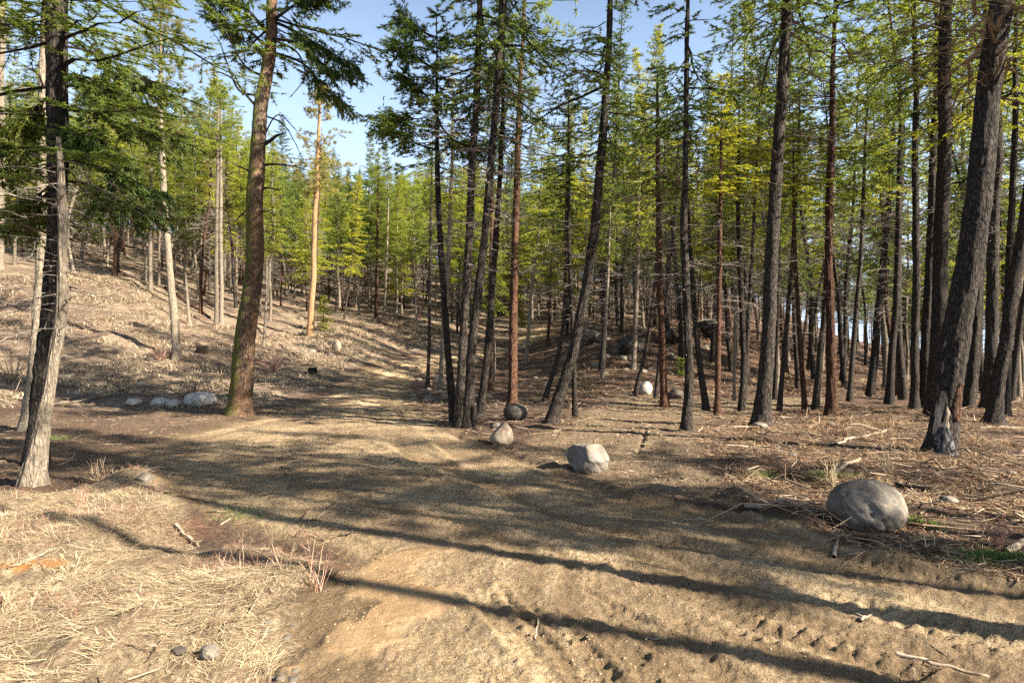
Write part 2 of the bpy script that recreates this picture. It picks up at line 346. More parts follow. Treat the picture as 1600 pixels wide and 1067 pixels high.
def mat_ground():
    m, t, b, o = mat('ground_soil'); L = t.links
    P = N(t, 'ShaderNodeNewGeometry').outputs['Position']
    big = noise(t, P, .55, 5, .6); med = noise(t, P, 3.2, 7, .65, .3); fine = noise(t, P, 22, 6, .7); vf = noise(t, P, 95, 4, .7)
    dirt = ramp(t, med, [(.28, (.25, .158, .074)), (.5, (.46, .318, .158)), (.72, (.60, .445, .245))])
    crust = ramp(t, fine, [(.455, g3(0)), (.545, g3(1))]); grit = noise(t, P, 48, 5, .65)
    dirt = mix(t, N2(t, crust, .6), dirt, (.69, .53, .335))
    dirt = mix(t, ramp(t, grit, [(.39, g3(.6)), (.46, g3(0))]), dirt, (.13, .078, .042))
    dirt = mix(t, ramp(t, big, [(.40, g3(.75)), (.62, g3(0))]), dirt, (.18, .115, .062))
    dirt = mix(t, ramp(t, attr(t, 'rut'), [(.30, g3(.75)), (.46, g3(0))]), dirt, (.20, .13, .066))
    dirt = mix(t, ramp(t, vf, [(.34, g3(.6)), (.45, g3(0))]), dirt, (.12, .075, .04))
    wet = ramp(t, med, [(.3, (.20, .125, .060)), (.7, (.29, .19, .10))])
    straw = ramp(t, fine, [(.28, (.09, .058, .034)), (.47, (.28, .195, .11)), (.7, (.50, .395, .24))])
    straw = mix(t, ramp(t, big, [(.45, g3(0)), (.7, g3(.7))]), straw, (.20, .115, .07))
    duff = ramp(t, fine, [(.36, (.018, .012, .008)), (.49, (.075, .042, .024)), (.6, (.18, .105, .056)), (.74, (.40, .29, .17))])
    duff = mix(t, ramp(t, noise(t, P, 4.0, 8, .75), [(.40, g3(.85)), (.56, g3(0))]), duff, (.075, .048, .032))
    duff = mix(t, ramp(t, noise(t, P, 1.4, 4), [(.52, g3(0)), (.68, g3(.55))]), duff, (.17, .075, .038))
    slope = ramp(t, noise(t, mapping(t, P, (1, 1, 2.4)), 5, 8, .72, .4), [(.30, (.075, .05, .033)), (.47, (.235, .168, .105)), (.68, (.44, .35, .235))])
    slope = mix(t, ramp(t, noise(t, P, .45, 6, .65), [(.43, g3(0)), (.58, g3(.9))]), slope, (.15, .098, .065))  # broad brown duff patches, doubling as tree shade painted into the slope colour
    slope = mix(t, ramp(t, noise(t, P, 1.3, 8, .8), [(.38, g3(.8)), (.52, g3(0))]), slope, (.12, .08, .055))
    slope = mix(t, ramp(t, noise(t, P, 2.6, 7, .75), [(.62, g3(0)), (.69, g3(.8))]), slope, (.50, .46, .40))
    soil = ramp(t, fine, [(.25, (.05, .030, .018)), (.5, (.15, .095, .055)), (.75, (.29, .20, .12))])
    soil = mix(t, ramp(t, big, [(.38, g3(.6)), (.6, g3(0))]), soil, (.095, .055, .032))
    trail = ramp(t, noise(t, P, 2.2, 8, .75), [(.33, (.12, .078, .044)), (.5, (.25, .175, .10)), (.7, (.38, .285, .175))])
    trail = mix(t, ramp(t, fine, [(.44, g3(.8)), (.52, g3(0))]), trail, (.14, .09, .052))
    trail = mix(t, ramp(t, grit, [(.42, g3(.8)), (.48, g3(0))]), trail, (.08, .05, .03))
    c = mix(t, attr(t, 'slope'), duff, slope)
    c = mix(t, attr(t, 'soil'), c, soil); c = mix(t, attr(t, 'trail'), c, trail)
    c = mix(t, attr(t, 'road'), c, dirt); c = mix(t, attr(t, 'straw'), c, straw)
    c = mix(t, attr(t, 'wet'), c, wet)
    c = mix(t, attr(t, 'rust'), c, (.50, .20, .045))
    L.new(c, b.inputs['Base Color'])
    rg = N(t, 'ShaderNodeMapRange'); L.new(attr(t, 'wet'), rg.inputs[0]); rg.inputs[3].default_value = .92; rg.inputs[4].default_value = .42
    L.new(rg.outputs[0], b.inputs['Roughness']); b.inputs['Specular IOR Level'].default_value = .3
    inv = N(t, 'ShaderNodeMath', operation='SUBTRACT'); inv.inputs[0].default_value = 1.0; L.new(attr(t, 'wet'), inv.inputs[1])
    hs = N(t, 'ShaderNodeMath', operation='MULTIPLY_ADD'); L.new(fine, hs.inputs[0]); hs.inputs[1].default_value = 1.5; L.new(grit, hs.inputs[2])
    hm = N(t, 'ShaderNodeMath', operation='MULTIPLY'); L.new(hs.outputs[0], hm.inputs[0]); L.new(inv.outputs[0], hm.inputs[1])
    n1 = bump(t, hm.outputs[0], 1.0, .055)
    n2 = bump(t, noise(t, P, 4.5, 8, .75), .55, .10, n1)
    L.new(n2, b.inputs['Normal']); return m
def N2(t, s, k):
    n = t.nodes.new('ShaderNodeMath'); n.operation = 'MULTIPLY'; t.links.new(s, n.inputs[0]); n.inputs[1].default_value = k; return n.outputs[0]

def mat_bark(name, dark, midc, light, moss=None, warm=None, bs=.9, pl=1.0):
    m, t, b, o = mat(name); L = t.links
    tc = N(t, 'ShaderNodeTexCoord').outputs['Object']
    v = mapping(t, tc, (1, 1, .22))
    vo = N(t, 'ShaderNodeTexVoronoi', Scale=26.0, feature='DISTANCE_TO_EDGE'); 
    nz = N(t, 'ShaderNodeTexNoise', Scale=9.0, Detail=4.0); L.new(v, nz.inputs['Vector'])
    va = N(t, 'ShaderNodeVectorMath', operation='MULTIPLY_ADD'); L.new(nz.outputs['Color'], va.inputs[0]); va.inputs[1].default_value = (.09, .09, .09); L.new(v, va.inputs[2])
    L.new(va.outputs[0], vo.inputs['Vector'])
    f = noise(t, mapping(t, tc, (1, 1, .35)), 30, 8, .75)
    plate = ramp(t, vo.outputs['Distance'], [(.0, g3(0)), (.16, g3(1))])
    c = ramp(t, f, [(.3, dark), (.5, midc), (.72, light)])
    c = mix(t, ramp(t, vo.outputs['Distance'], [(.0, g3(1 - pl)), (.16, g3(1))]), dark, c)
    lo = noise(t, mapping(t, tc, (1, 1, .3)), 1.7, 4, .6)
    if warm: c = mix(t, ramp(t, lo, [(.42, g3(0)), (.62, g3(.8))]), c, warm)
    if moss:
        g = N(t, 'ShaderNodeNewGeometry'); sx = N(t, 'ShaderNodeSeparateXYZ'); L.new(g.outputs['Normal'], sx.inputs[0])
        mm = N(t, 'ShaderNodeMath', operation='MULTIPLY_ADD'); L.new(sx.outputs[0], mm.inputs[0]); mm.inputs[1].default_value = -.22; L.new(noise(t, tc, 7, 6, .7), mm.inputs[2])
        c = mix(t, ramp(t, mm.outputs[0], [(.50, g3(0)), (.58, g3(.85))]), c, moss)
    oi = N(t, 'ShaderNodeObjectInfo').outputs['Random']
    c = mix(t, 1.0, c, ramp(t, oi, [(0, g3(.75)), (1, g3(1.25))]), 'MULTIPLY')
    L.new(c, b.inputs['Base Color']); b.inputs['Roughness'].default_value = .93; b.inputs['Specular IOR Level'].default_value = .15
    h = N(t, 'ShaderNodeMath', operation='MULTIPLY_ADD'); L.new(f, h.inputs[0]); h.inputs[1].default_value = .6; L.new(plate, h.inputs[2])
    L.new(bump(t, h.outputs[0], bs, .02), b.inputs['Normal']); return m
BK_GREY = mat_bark('fir_bark', (.012, .010, .008), (.045, .035, .027), (.13, .103, .078))
BK_PALE = mat_bark('pale_bark', (.05, .04, .03), (.175, .14, .10), (.35, .29, .215), pl=.25, bs=.6)
BK_RED = mat_bark('pine_bark', (.022, .012, .008), (.095, .046, .027), (.20, .11, .066))
BK_ORANGE = mat_bark('orange_bark', (.09, .05, .026), (.31, .175, .085), (.52, .34, .18), pl=.4, bs=.6)
BK_MOSS = mat_bark('mossy_bark', (.030, .021, .015), (.125, .088, .058), (.28, .21, .14), moss=(.10, .11, .015), warm=(.16, .088, .05), bs=1.0)
BK_DEAD = mat_bark('dead_wood', (.10, .08, .065), (.24, .20, .165), (.42, .37, .31), bs=.5)
BARKS = dict(grey=BK_GREY, pale=BK_PALE, red=BK_RED, orange=BK_ORANGE, moss=BK_MOSS)

def mat_leaf(name, a, bcol, trans=.45, var=.35):
    m, t, b, o = mat(name); L = t.links
    P = N(t, 'ShaderNodeTexCoord').outputs['Object']
    c = mix(t, ramp(t, noise(t, P, 1.6, 5, .7), [(.35, g3(0)), (.65, g3(1))]), a, bcol)
    oi = N(t, 'ShaderNodeObjectInfo').outputs['Random']
    c = mix(t, 1.0, c, ramp(t, oi, [(0, (1 - var, 1 - var * .7, 1 - var * .2)), (.5, g3(1)), (1, (1 + var, 1 + var * .75, 1 - var * .1))]), 'MULTIPLY')
    c = mix(t, ramp(t, noise(t, P, 13, 3, .6), [(.4, g3(0)), (.7, g3(.35))]), c, (a[0] * .55, a[1] * .6, a[2] * .6))
    L.new(c, b.inputs['Base Color']); b.inputs['Roughness'].default_value = .5; b.inputs['Specular IOR Level'].default_value = .35
    tr = N(t, 'ShaderNodeBsdfTranslucent'); L.new(mix(t, 1.0, c, (1.25, 1.25, .8), 'MULTIPLY'), tr.inputs[0])
    mx = N(t, 'ShaderNodeMixShader'); mx.inputs[0].default_value = trans
    L.new(b.outputs[0], mx.inputs[1]); L.new(tr.outputs[0], mx.inputs[2]); L.new(mx.outputs[0], o.inputs['Surface']); return m
LF_FIR = mat_leaf('fir_needles', (.105, .150, .038), (.185, .225, .046), .5)
LF_FIRB = mat_leaf('bright_fir_needles', (.29, .32, .05), (.44, .42, .06), .5)
LF_PINE = mat_leaf('pine_needles', (.19, .245, .042), (.31, .33, .055), .5)
LF_THIN = mat_leaf('thin_needles', (.24, .22, .07), (.36, .30, .11), .5)
def simple(name, stops, scale=20, rough=.9, bs=.5, bd=.01, sp=.2, stretch=1.0):
    m, t, b, o = mat(name); P = mapping(t, N(t, 'ShaderNodeTexCoord').outputs['Object'], (1, 1, stretch))
    n = noise(t, P, scale, 8, .7); t.links.new(ramp(t, n, stops), b.inputs['Base Color'])
    b.inputs['Roughness'].default_value = rough; b.inputs['Specular IOR Level'].default_value = sp
    t.links.new(bump(t, n, bs, bd), b.inputs['Normal']); return m
def strandmat(name, a, bc, c2, trans=.25):
    m, t, b, o = mat(name); P = N(t, 'ShaderNodeNewGeometry')
    r = ramp(t, P.outputs['Random Per Island'], [(0, a), (.5, bc), (1, c2)])
    t.links.new(r, b.inputs['Base Color']); b.inputs['Roughness'].default_value = .8; b.inputs['Specular IOR Level'].default_value = .2
    return m
M_STRAW = strandmat('dry_grass', (.15, .09, .05), (.40, .30, .165), (.64, .525, .33))
M_STRAWP = strandmat('slope_grass', (.14, .09, .055), (.32, .24, .15), (.50, .41, .27))
M_LITTER = strandmat('needle_litter', (.05, .025, .013), (.20, .10, .048), (.44, .31, .17))
M_TWIG = strandmat('twig_wood', (.05, .032, .02), (.175, .115, .07), (.42, .325, .215))
M_GREEN = strandmat('green_grass', (.04, .08, .012), (.09, .15, .025), (.16, .21, .04))
M_BRUSH = strandmat('red_twigs', (.13, .05, .035), (.28, .14, .09), (.48, .36, .25))
M_LOG = simple('log_wood', [(.3, (.09, .065, .045)), (.5, (.25, .195, .135)), (.7, (.42, .345, .25))], 14)
M_SPLIT = simple('split_wood', [(.36, (.06, .04, .026)), (.47, (.24, .18, .125)), (.7, (.46, .39, .30))], 16, bs=.9, bd=.02, stretch=.14)
M_CHAR = simple('charred_wood', [(.42, (.012, .012, .013)), (.54, (.04, .038, .038)), (.66, (.34, .32, .30))], 18, bs=1, bd=.03, stretch=.3)

def mat_rock(name, a, bc, c2, spots=None, sc_=3.0):
    m, t, b, o = mat(name); L = t.links; P = N(t, 'ShaderNodeTexCoord').outputs['Object']
    n = noise(t, P, sc_, 10, .68, .3); f = noise(t, P, sc_ * 14, 5, .7)
    c = ramp(t, n, [(.32, a), (.5, bc), (.68, c2)])
    c = mix(t, ramp(t, f, [(.4, g3(.5)), (.6, g3(0))]), c, tuple(x * .55 for x in bc))
    vo = N(t, 'ShaderNodeTexVoronoi', Scale=sc_ * 2.6); L.new(P, vo.inputs['Vector']); c = mix(t, ramp(t, vo.outputs['Distance'], [(.10, g3(.55)), (.22, g3(0))]), c, tuple(min(1, x * 1.9) for x in bc))
    c = mix(t, ramp(t, noise(t, P, sc_ * .8, 9, .8, 1.2), [(.56, g3(0)), (.66, g3(.75))]), c, tuple(x * .35 for x in bc))
    if spots: c = mix(t, ramp(t, noise(t, P, sc_ * 1.7, 7, .75), [(.58, g3(0)), (.64, g3(.85))]), c, spots)
    c = mix(t, 1.0, c, (.60, .585, .56), 'MULTIPLY')
    L.new(c, b.inputs['Base Color']); b.inputs['Roughness'].default_value = .85; b.inputs['Specular IOR Level'].default_value = .3
    n1 = bump(t, f, .5, .01); L.new(bump(t, n, .6, .05, n1), b.inputs['Normal']); return m
RK_GREY = mat_rock('grey_granite', (.12, .10, .078), (.25, .215, .175), (.38, .34, .285), (.44, .34, .20))
RK_TAN = mat_rock('tan_rock', (.28, .20, .13), (.46, .35, .25), (.62, .52, .41))
RK_PALE = mat_rock('pale_rock', (.14, .115, .085), (.30, .255, .195), (.47, .42, .34))
RK_WHITE = mat_rock('whitish_rock', (.45, .41, .35), (.72, .67, .58), (.88, .84, .76))
RK_DARK = mat_rock('dark_rock', (.045, .038, .032), (.105, .088, .072), (.20, .175, .145))
RK_TWO = mat_rock('split_rock', (.14, .11, .08), (.27, .235, .19), (.44, .40, .35), (.58, .55, .50), 3)

# ------------------------------------------------------------------ object helpers
COL = sc.collection
def link(name, me, parent=None, loc=None):
    o = bpy.data.objects.new(name, me); COL.objects.link(o)
    if parent is not None: o.parent = parent
    if loc is not None: o.location = loc
    return o
def tag(o, label=None, cat=None, group=None, kind=None):
    for k, v in (('label', label), ('category', cat), ('group', group), ('kind', kind)):
        if v: o[k] = v
    return o

# ------------------------------------------------------------------ ground sheet
def build_ground():
    az_f = np.linspace(-.80, .80, 660)
    az = np.concatenate([np.linspace(-math.pi, -.82, 60)[:-0 or None], az_f, np.linspace(.82, math.pi, 60)[:-1]])
    r = [0.6]
    while r[-1] < 520:
        q = r[-1]; r.append(q * (1.03 if q < 2.4 else 1.0075 if q < 13 else 1.011 if q < 40 else 1.028 if q < 110 else 1.08))
    r = np.array(r); A, R_ = np.meshgrid(az, r); X = (R_ * np.sin(A)); Y = (R_ * np.cos(A))
    x, y = X.ravel(), Y.ravel(); z = zones(x, y); h = hbase(x, y) + detail(x, y, z)
    na, nr = len(az), len(r)
    v = np.stack([x, y, h], 1); v = np.vstack([v, [0, 0, h[:na].mean()]])
    i = np.arange(nr - 1)[:, None] * na; j = np.arange(na)[None, :]; j1 = (j + 1) % na
    Q = np.stack([i + j, i + na + j, i + na + j1, i + j1], -1).reshape(-1, 4)
    T = np.array([[len(v) - 1, jj, (jj + 1) % na] for jj in range(na)])
    g = G(); g.add(v, q=Q, t=T); me = g.mesh('ground', [mat_ground()])
    rx, ry = hit(35, 893); z['rust'] = sstep(.2, .75, np.exp(-(((x - rx) / .32) ** 2 + ((y - ry) / .13) ** 2)) + fbm(x * 6, y * 6, 55, 3) * .35) * .9
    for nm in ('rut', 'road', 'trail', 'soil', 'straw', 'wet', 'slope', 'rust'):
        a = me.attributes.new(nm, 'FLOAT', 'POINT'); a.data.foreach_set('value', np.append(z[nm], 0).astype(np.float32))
    o = link('ground', me); tag(o, kind='structure')
build_ground()

# ------------------------------------------------------------------ crowns and branches
def crown_mesh(name, seed, L, R, kind, leaf, bark, dens=1.0, fine=False):
    r = np.random.default_rng(seed); g = G()
    n = int(L * (14 if kind == 'fir' else 9 if kind == 'pine' else 9) * dens)
    hs = np.sort(r.uniform(0, 1, n)); az = np.arange(n) * 2.4 + r.normal(0, .5, n)
    miss = r.uniform(0, 1, 8) * 6.28
    for h, a in zip(hs, az):
        if kind == 'fir':
            prof = ((1 - h) ** .75 * min(1, .55 + h * 3) + .06) * (r.choice([.6, .85, 1.0, 1.2]) if dens > .9 else r.choice([.45, .75, 1.0, 1.3]))
            el = -.30 + .95 * h + r.normal(0, .12); droop = .38 * (1 - h)
        elif kind == 'pine':
            prof = min(1, .5 + h * 1.6) * (1 - h ** 2.2) ** .7 * .95 + .07
            el = -.05 + .9 * h + r.normal(0, .16); droop = .05
        else:
            prof = (1 - h) ** .8 * .9 + .05
            el = .05 + .7 * h + r.normal(0, .2); droop = .12
        lob = .72 + .28 * math.sin(a * 2 + miss[int(h * 7)]) 
        ln = R * prof * lob * r.uniform(.55, 1.2)
        if r.uniform() < .1 and h < .5: ln *= 1.3
        ca, sa = math.cos(a), math.sin(a); s = np.linspace(0, 1, 7)
        bend = r.normal(0, .12)
        hx = ln * s * math.cos(el); zz = ln * (math.sin(el) * s - droop * s ** 1.6 + .22 * droop * 2 * s ** 4)
        px = hx * ca - sa * ln * bend * s ** 2; py = hx * sa + ca * ln * bend * s ** 2
        P = np.stack([px, py, zz + h * L], 1); P[1:-1] += r.normal(0, .018 * ln, (5, 3))
        r0 = .008 + .011 * ln
        chain(g, P, r0 * (1 - s * .85), 0, 4)
        # second order twigs
        m = max(4, int(ln * (8.5 if kind != 'pine' else 5.5)))
        t0 = .18 if kind == 'fir' else .38
        ts = np.clip(np.linspace(t0, 1, m) + r.normal(0, .02, m), 0, .999); f = ts * 6; i = f.astype(int); fr = (f - i)[:, None]
        B = P[i] * (1 - fr) + P[i + 1] * fr; D = unit(P[i + 1] - P[i]); up = np.array([[0, 0, 1.]])
        S = unit(np.cross(D, up)) * np.where(np.arange(m) % 2 == 0, 1, -1)[:, None]
        d2 = unit(D * r.uniform(.5, .95, (m, 1)) + S * r.uniform(.5, 1, (m, 1)) + r.normal(0, .12 if kind == 'fir' else .4, (m, 3)) + up * (-.12 if kind == 'fir' else .25))
        l2 = (.34 * ln * (1.12 - ts) + .16) * r.uniform(.6, 1.2, m)
        E = B + d2 * l2[:, None] - up * (l2[:, None] ** 2) * (.22 if kind == 'fir' else 0)
        segs(g, B, E, .005, .0025, 0, 3)
        if kind == 'bare' and r.uniform() < .45: continue
        # third order, needles
        if kind == 'fir':
            c = 22 if fine else 20 if dens < .9 else 12; u = r.uniform(.05, 1, (m, c)); keep = r.uniform(0, 1, (m, c)) < np.clip(l2 / .35, .35, 1)[:, None]
            T = B[:, None] + (E - B)[:, None] * u[..., None]; sd = np.where(r.uniform(0, 1, (m, c, 1)) < .5, 1, -1)
            dd = unit((E - B))[:, None] * .8 + np.cross(unit(E - B), up)[:, None] * sd * .75 + r.normal(0, .18, (m, c, 3)); dd[..., 2] -= .10
            T, dd = T[keep], dd[keep]
            needles(g, T, dd, .07 if fine else .085 if dens < .9 else .115, .014 if fine else .021 if dens < .9 else .034, 4 if fine else 3, .5, 1, .35, r)
            needles(g, E, E - B, .07 if fine else .08 if dens < .9 else .11, .014 if fine else .02 if dens < .9 else .032, 7 if fine else 4, .5, 1, .4, r)
        elif kind == 'pine':
            k = 3; u = r.uniform(.45, 1.05, (m, k, 1)); T = (B[:, None] + (E - B)[:, None] * u).reshape(-1, 3) + r.normal(0, .05, (m * k, 3))
            dd = np.repeat(unit(E - B), k, 0) * .7 + up * .35
            needles(g, T, dd, .18, .022, 15, .62, 1, .0, r)
            if ln > .3: needles(g, P[-1:], D[-1:] + up * .3, .2, .014, 20, .6, 1, 0, r)
        else:
            k = 3; u = r.uniform(.3, 1, (m, k, 1)); T = (B[:, None] + (E - B)[:, None] * u).reshape(-1, 3)
            dd = np.repeat(unit(E - B), k, 0) + r.normal(0, .5, (m * k, 3))
            needles(g, T, dd, .09, .020, 3, .6, 1, .1, r)
    return g.mesh(name, [bark, leaf], smooth=False)
def dead_mesh(name, seed, L, R, n, bark):
    r = np.random.default_rng(seed); g = G()
    for k in range(n):
        h = (k + r.uniform()) / n; a = r.uniform(0, 6.28); ln = R * r.uniform(.25, 1) * (.6 + .6 * h); s = np.linspace(0, 1, 6)
        el = r.normal(-.08, .25); ca, sa = math.cos(a), math.sin(a); kk = r.normal(0, .3)
        hx = ln * s; P = np.stack([hx * ca - sa * ln * kk * s ** 2, hx * sa + ca * ln * kk * s ** 2, h * L + ln * (math.sin(el) * s - .35 * s ** 2 * r.uniform(0, 1))], 1)
        P[1:] += r.normal(0, .03 * ln, (5, 3)); chain(g, P, (.008 + .010 * ln) * (1 - s * .8), 0, 4)
        m = int(2 + ln * 5); i = r.integers(1, 5, m); B = P[i] + (P[i + 1] - P[i]) * r.uniform(0, 1, (m, 1))
        d = unit((P[i + 1] - P[i]) / ln + r.normal(0, .25, (m, 3))); E = B + d * (r.uniform(.1, .4, (m, 1)) * ln)
        segs(g, B, E, .006, .003, 0, 3)
        E2 = E + unit(d + r.normal(0, .5, (m, 3))) * (r.uniform(.06, .2, (m, 1)) * ln); segs(g, E, E2, .003, .0015, 0, 3)
    return g.mesh(name, [bark], smooth=False)
CR = {}
def crown_get(kind, leafname, L, style=''):
    var = random.randrange(2) if style != 'fine' else 0; Lp = min((6, 9, 13), key=lambda q: abs(math.log(q / max(L, 1))))
    if kind == 'bare': Lp = 9
    if style == 'fine': Lp = 13
    key = (kind, leafname, Lp, var, style)
    if key not in CR:
        R = {6: 1.5, 9: 1.9, 13: 2.4}[Lp] * (1.05 if kind == 'pine' else 1)
        lf = dict(fir=LF_FIR, bright=LF_FIRB, pine=LF_PINE, thin=LF_THIN)[leafname]
        geo = (kind, Lp, var, style)      # one shape shared between the leaf colours
        if geo in CR: me = CR[geo]
        else:
            me = crown_mesh('crown', 100 + len(CR) * 7, Lp, R, kind, lf, BK_DEAD if kind == 'bare' else BK_GREY, dens=dict(open=.70, fine=.62).get(style, 1.0), fine=style == 'fine'); CR[geo] = me
        CR[key] = me
    return CR[key], Lp, {6: 1.5, 9: 1.9, 13: 2.4}[Lp]
DEAD = [dead_mesh('dead_branches', 900 + i, 6.0, 1.5, 34 + 8 * i, BK_DEAD) for i in range(3)]

def align(dv):
    return Vector((0, 0, 1)).rotation_difference(Vector(dv).normalized())
TREE_NAMES = {'fir': 'fir_tree', 'pine': 'pine_tree', 'bare': 'dead_tree'}
def add_crown(root, axis, hc, ht, kind, leaf, R, spin=None, style=''):
    # axis: function height -> local point on the trunk
    p0, p1 = axis(hc), axis(ht); L = max(1.0, float(np.linalg.norm(p1 - p0)))
    me, Lp, Rp = crown_get(kind, leaf, L, style if kind == 'fir' else ''); o = link('crown', me, root, Vector(p0))
    o.material_slots[1].link = 'OBJECT'; o.material_slots[1].material = dict(fir=LF_FIR, bright=LF_FIRB, pine=LF_PINE, thin=LF_THIN)[leaf]
    o.rotation_mode = 'QUATERNION'
    o.rotation_quaternion = align(p1 - p0) @ Quaternion((0, 0, 1), random.uniform(0, 6.28) if spin is None else spin)
    o.scale = (R / Rp, R / Rp, L / Lp); return o
def add_dead(root, axis, h0, h1, R):
    if h1 - h0 < .8: return
    p0, p1 = axis(h0), axis(h1); L = float(np.linalg.norm(p1 - p0)); o = link('dead_branches', random.choice(DEAD), root, Vector(p0))
    o.rotation_mode = 'QUATERNION'; o.rotation_quaternion = align(p1 - p0) @ Quaternion((0, 0, 1), random.uniform(0, 6.28))
    o.scale = (R / 1.5, R / 1.5, L / 6.0); o['kind'] = 'stuff'; return o

# ------------------------------------------------------------------ traced trees
# base first; pts = trunk centre in the picture from the foot up; w = widths px at those points
# kind, leaf, bark, crown foot row, tip row, crown radius m, dead branch rows, label
HEROES = []; HT = []
def hero(pts, w, kind, leaf, bark, cs, tip, R, label, dead=None, depth=None, scarred=False, name=None):
    x0, y0 = pts[0]
    if depth is None: bx, by = hit(x0, y0)
    else: d = ray(x0, y0) * depth; bx, by = d[0], depth
    bz = float(H(bx, by)[0]); base = np.array([bx, by, bz])
    root = bpy.data.objects.new(name or TREE_NAMES[kind], None); COL.objects.link(root); root.location = base; root.empty_display_size = .3
    if tip <= -40 and pts[0][0] > 650: tip -= 400
    ws = [q * by / FPX / 2 for q in w]
    Pw = [np.array([bx, by, bz - .25]) - base, np.zeros(3)] + [at(px, py, by) - base for px, py in pts[1:]]
    Rw = [ws[0], ws[0]] + ws[1:]
    d = ray(pts[-1][0], tip) * by; topz = CAMZ + d[2] - bz
    last = Pw[-1]; dirn = Pw[-1] - Pw[-2]; dirn = dirn / max(dirn[2], .1)
    if topz > last[2] + .3:
        nrem = 3
        for k in range(1, nrem + 1):
            f = k / nrem; Pw.append(last + dirn * .6 * (topz - last[2]) * f + np.array([0, 0, .4 * (topz - last[2]) * f])); Rw.append(max(.008, Rw[len(ws)] * (1 - f * .97)))
    Pw = np.array(Pw); hh = Pw[:, 2]
    nz = int(min(240, max(24, (hh[-1] + .3) / (.045 if by < 15 and w[0] > 25 else .12 if w[0] > 12 else .35))))
    zz = np.linspace(hh[0], hh[-1], nz)
    if Pw[-1][2] > at(0, 0, by)[2] - bz:      # finer below, coarse above the frame
        zf = at(0, -20, by)[2] - bz; a_ = np.linspace(hh[0], zf, int(nz * .85)); zz = np.concatenate([a_, np.linspace(zf, hh[-1], int(nz * .15) + 3)[1:]])
    C = np.stack([np.interp(zz, hh, Pw[:, k]) for k in range(2)] + [zz], 1)
    for _ in range(max(2, len(zz) // 14)): C[1:-1, :2] = (C[:-2, :2] + 2 * C[1:-1, :2] + C[2:, :2]) / 4
    sd = int(abs(x0) * 13 + y0) % 997
    C[:, 0] += (vnoise(zz * .5, zz * 0, sd) - .5) * ws[0] * .35 * sstep(.2, 2, zz); C[:, 1] += (vnoise(zz * .5, zz * 0 + 5, sd) - .5) * ws[0] * .7 * sstep(.2, 2, zz)
    RR = np.interp(zz, hh, Rw); kx = 56 if w[0] >= 30 else 36 if w[0] >= 15 else 18 if w[0] >= 9 else 10
    g = G(); ring_tube(g, C, RR, kx, 0, bark=min(.018, ws[0] * .16) if kx > 12 else 0, seed=sd, flare=.2 if kind == 'snag' else .55)
    me = g.mesh('trunk', [BARKS[bark]]); link('trunk', me, root)
    def axis(h): return np.array([np.interp(h, zz, C[:, 0]), np.interp(h, zz, C[:, 1]), h])
    hc = at(0, cs, by)[2] - bz; ht = topz
    if kind != 'snag': add_crown(root, axis, max(1.2, hc), ht, kind, leaf, R * (1.0 if tip > -40 else 1.08), style='fine' if by < 10.5 else 'open')
    if dead:
        add_dead(root, axis, max(.8, at(0, dead[0], by)[2] - bz), at(0, dead[1], by)[2] - bz, R * .85)
    tag(root, label, 'tree'); HEROES.append((bx, by)); root['_a'] = 0; del root['_a']
    HT.append((root, axis, base, (zz, C, RR))); return HT[-1]

F, PN = 'fir', 'pine'
hero([(50,762),(62,690),(76,612),(92,481),(99,350),(97,270),(93,215)], [34,24,17,15,13,9,4], 'snag', 'fir', 'pale', 0, 195, 1.2, 'slender pale trunk leaning out of the straw in front, forked beside a dark trunk', dead=(520, 230), name='fir_tree')
hero([(57,657),(66,575),(80,462),(87,350),(91,180),(90,0)], [27,25,25,26,29,28], F, 'fir', 'grey', 290, -520, 3.3, 'dark thick trunk close behind the pale leaning one, heavy low green boughs', dead=(480, 300), depth=9.3)
hero([(41,672),(50,600),(57,537),(62,350),(66,150)], [17,16,14,13,11], F, 'bright', 'pale', 60, -160, 2.0, 'pale straight trunk just left of the dark forked pair', dead=(420, 100))
hero([(0,420),(2,300),(3,150),(4,0)], [9,9,8,8], F, 'bright', 'pale', 60, -130, 2.0, 'pale trunk at the extreme edge of the slope, cut by the frame', dead=(380, 90))
hero([(277,562),(268,462),(259,350),(255,270),(251,187),(250,75)], [13,11,9,8.5,8,5], PN, 'thin', 'pale', 235, -12, 2.5, 'tall thin-crowned pine on the bank with a bare grey-tan trunk and golden sparse top', dead=(330, 200))
hero([(338,508),(338,400),(339,300),(340,235)], [6,6,5,4.5], PN, 'pine', 'pale', 245, 125, 1.9, 'pale thin pine, first of a close pair on the slope, yellow-green top', dead=(420, 250))
hero([(346,502),(345,400),(345,300),(345,235)], [6,6,5,4.5], PN, 'pine', 'pale', 240, 135, 1.8, 'pale thin pine, second of the close pair on the slope', dead=(430, 250))
bigfir = hero([(374,650),(381,560),(387,500),(396,380),(404,270),(411,170),(419,90),(425,0)], [34,31,29,26,24,20,18,16], F, 'fir', 'moss', 85, -330, 2.9, 'big mossy fir beside the dirt road, crooked dead limbs, boughs against the sky')
hero([(484,530),(489,440),(493,340),(496,250),(500,150)], [9.5,8.5,7.5,6,3], PN, 'thin', 'orange', 300, 130, 2.4, 'orange-barked pine standing over the road bend with a thinning top', dead=(380, 260))
hero([(489,512),(494,400),(498,300),(501,240)], [3.5,3.2,3,2.6], 'bare', 'thin', 'red', 300, 200, 1.3, 'thin reddish trunk hugging the orange-barked pine', dead=(420, 300))
hero([(412,543),(415,480),(417,425)], [4,3.5,2], 'bare', 'thin', 'pale', 470, 405, .8, 'short pale dead pole on the bank right of the mossy fir', dead=(500, 430))
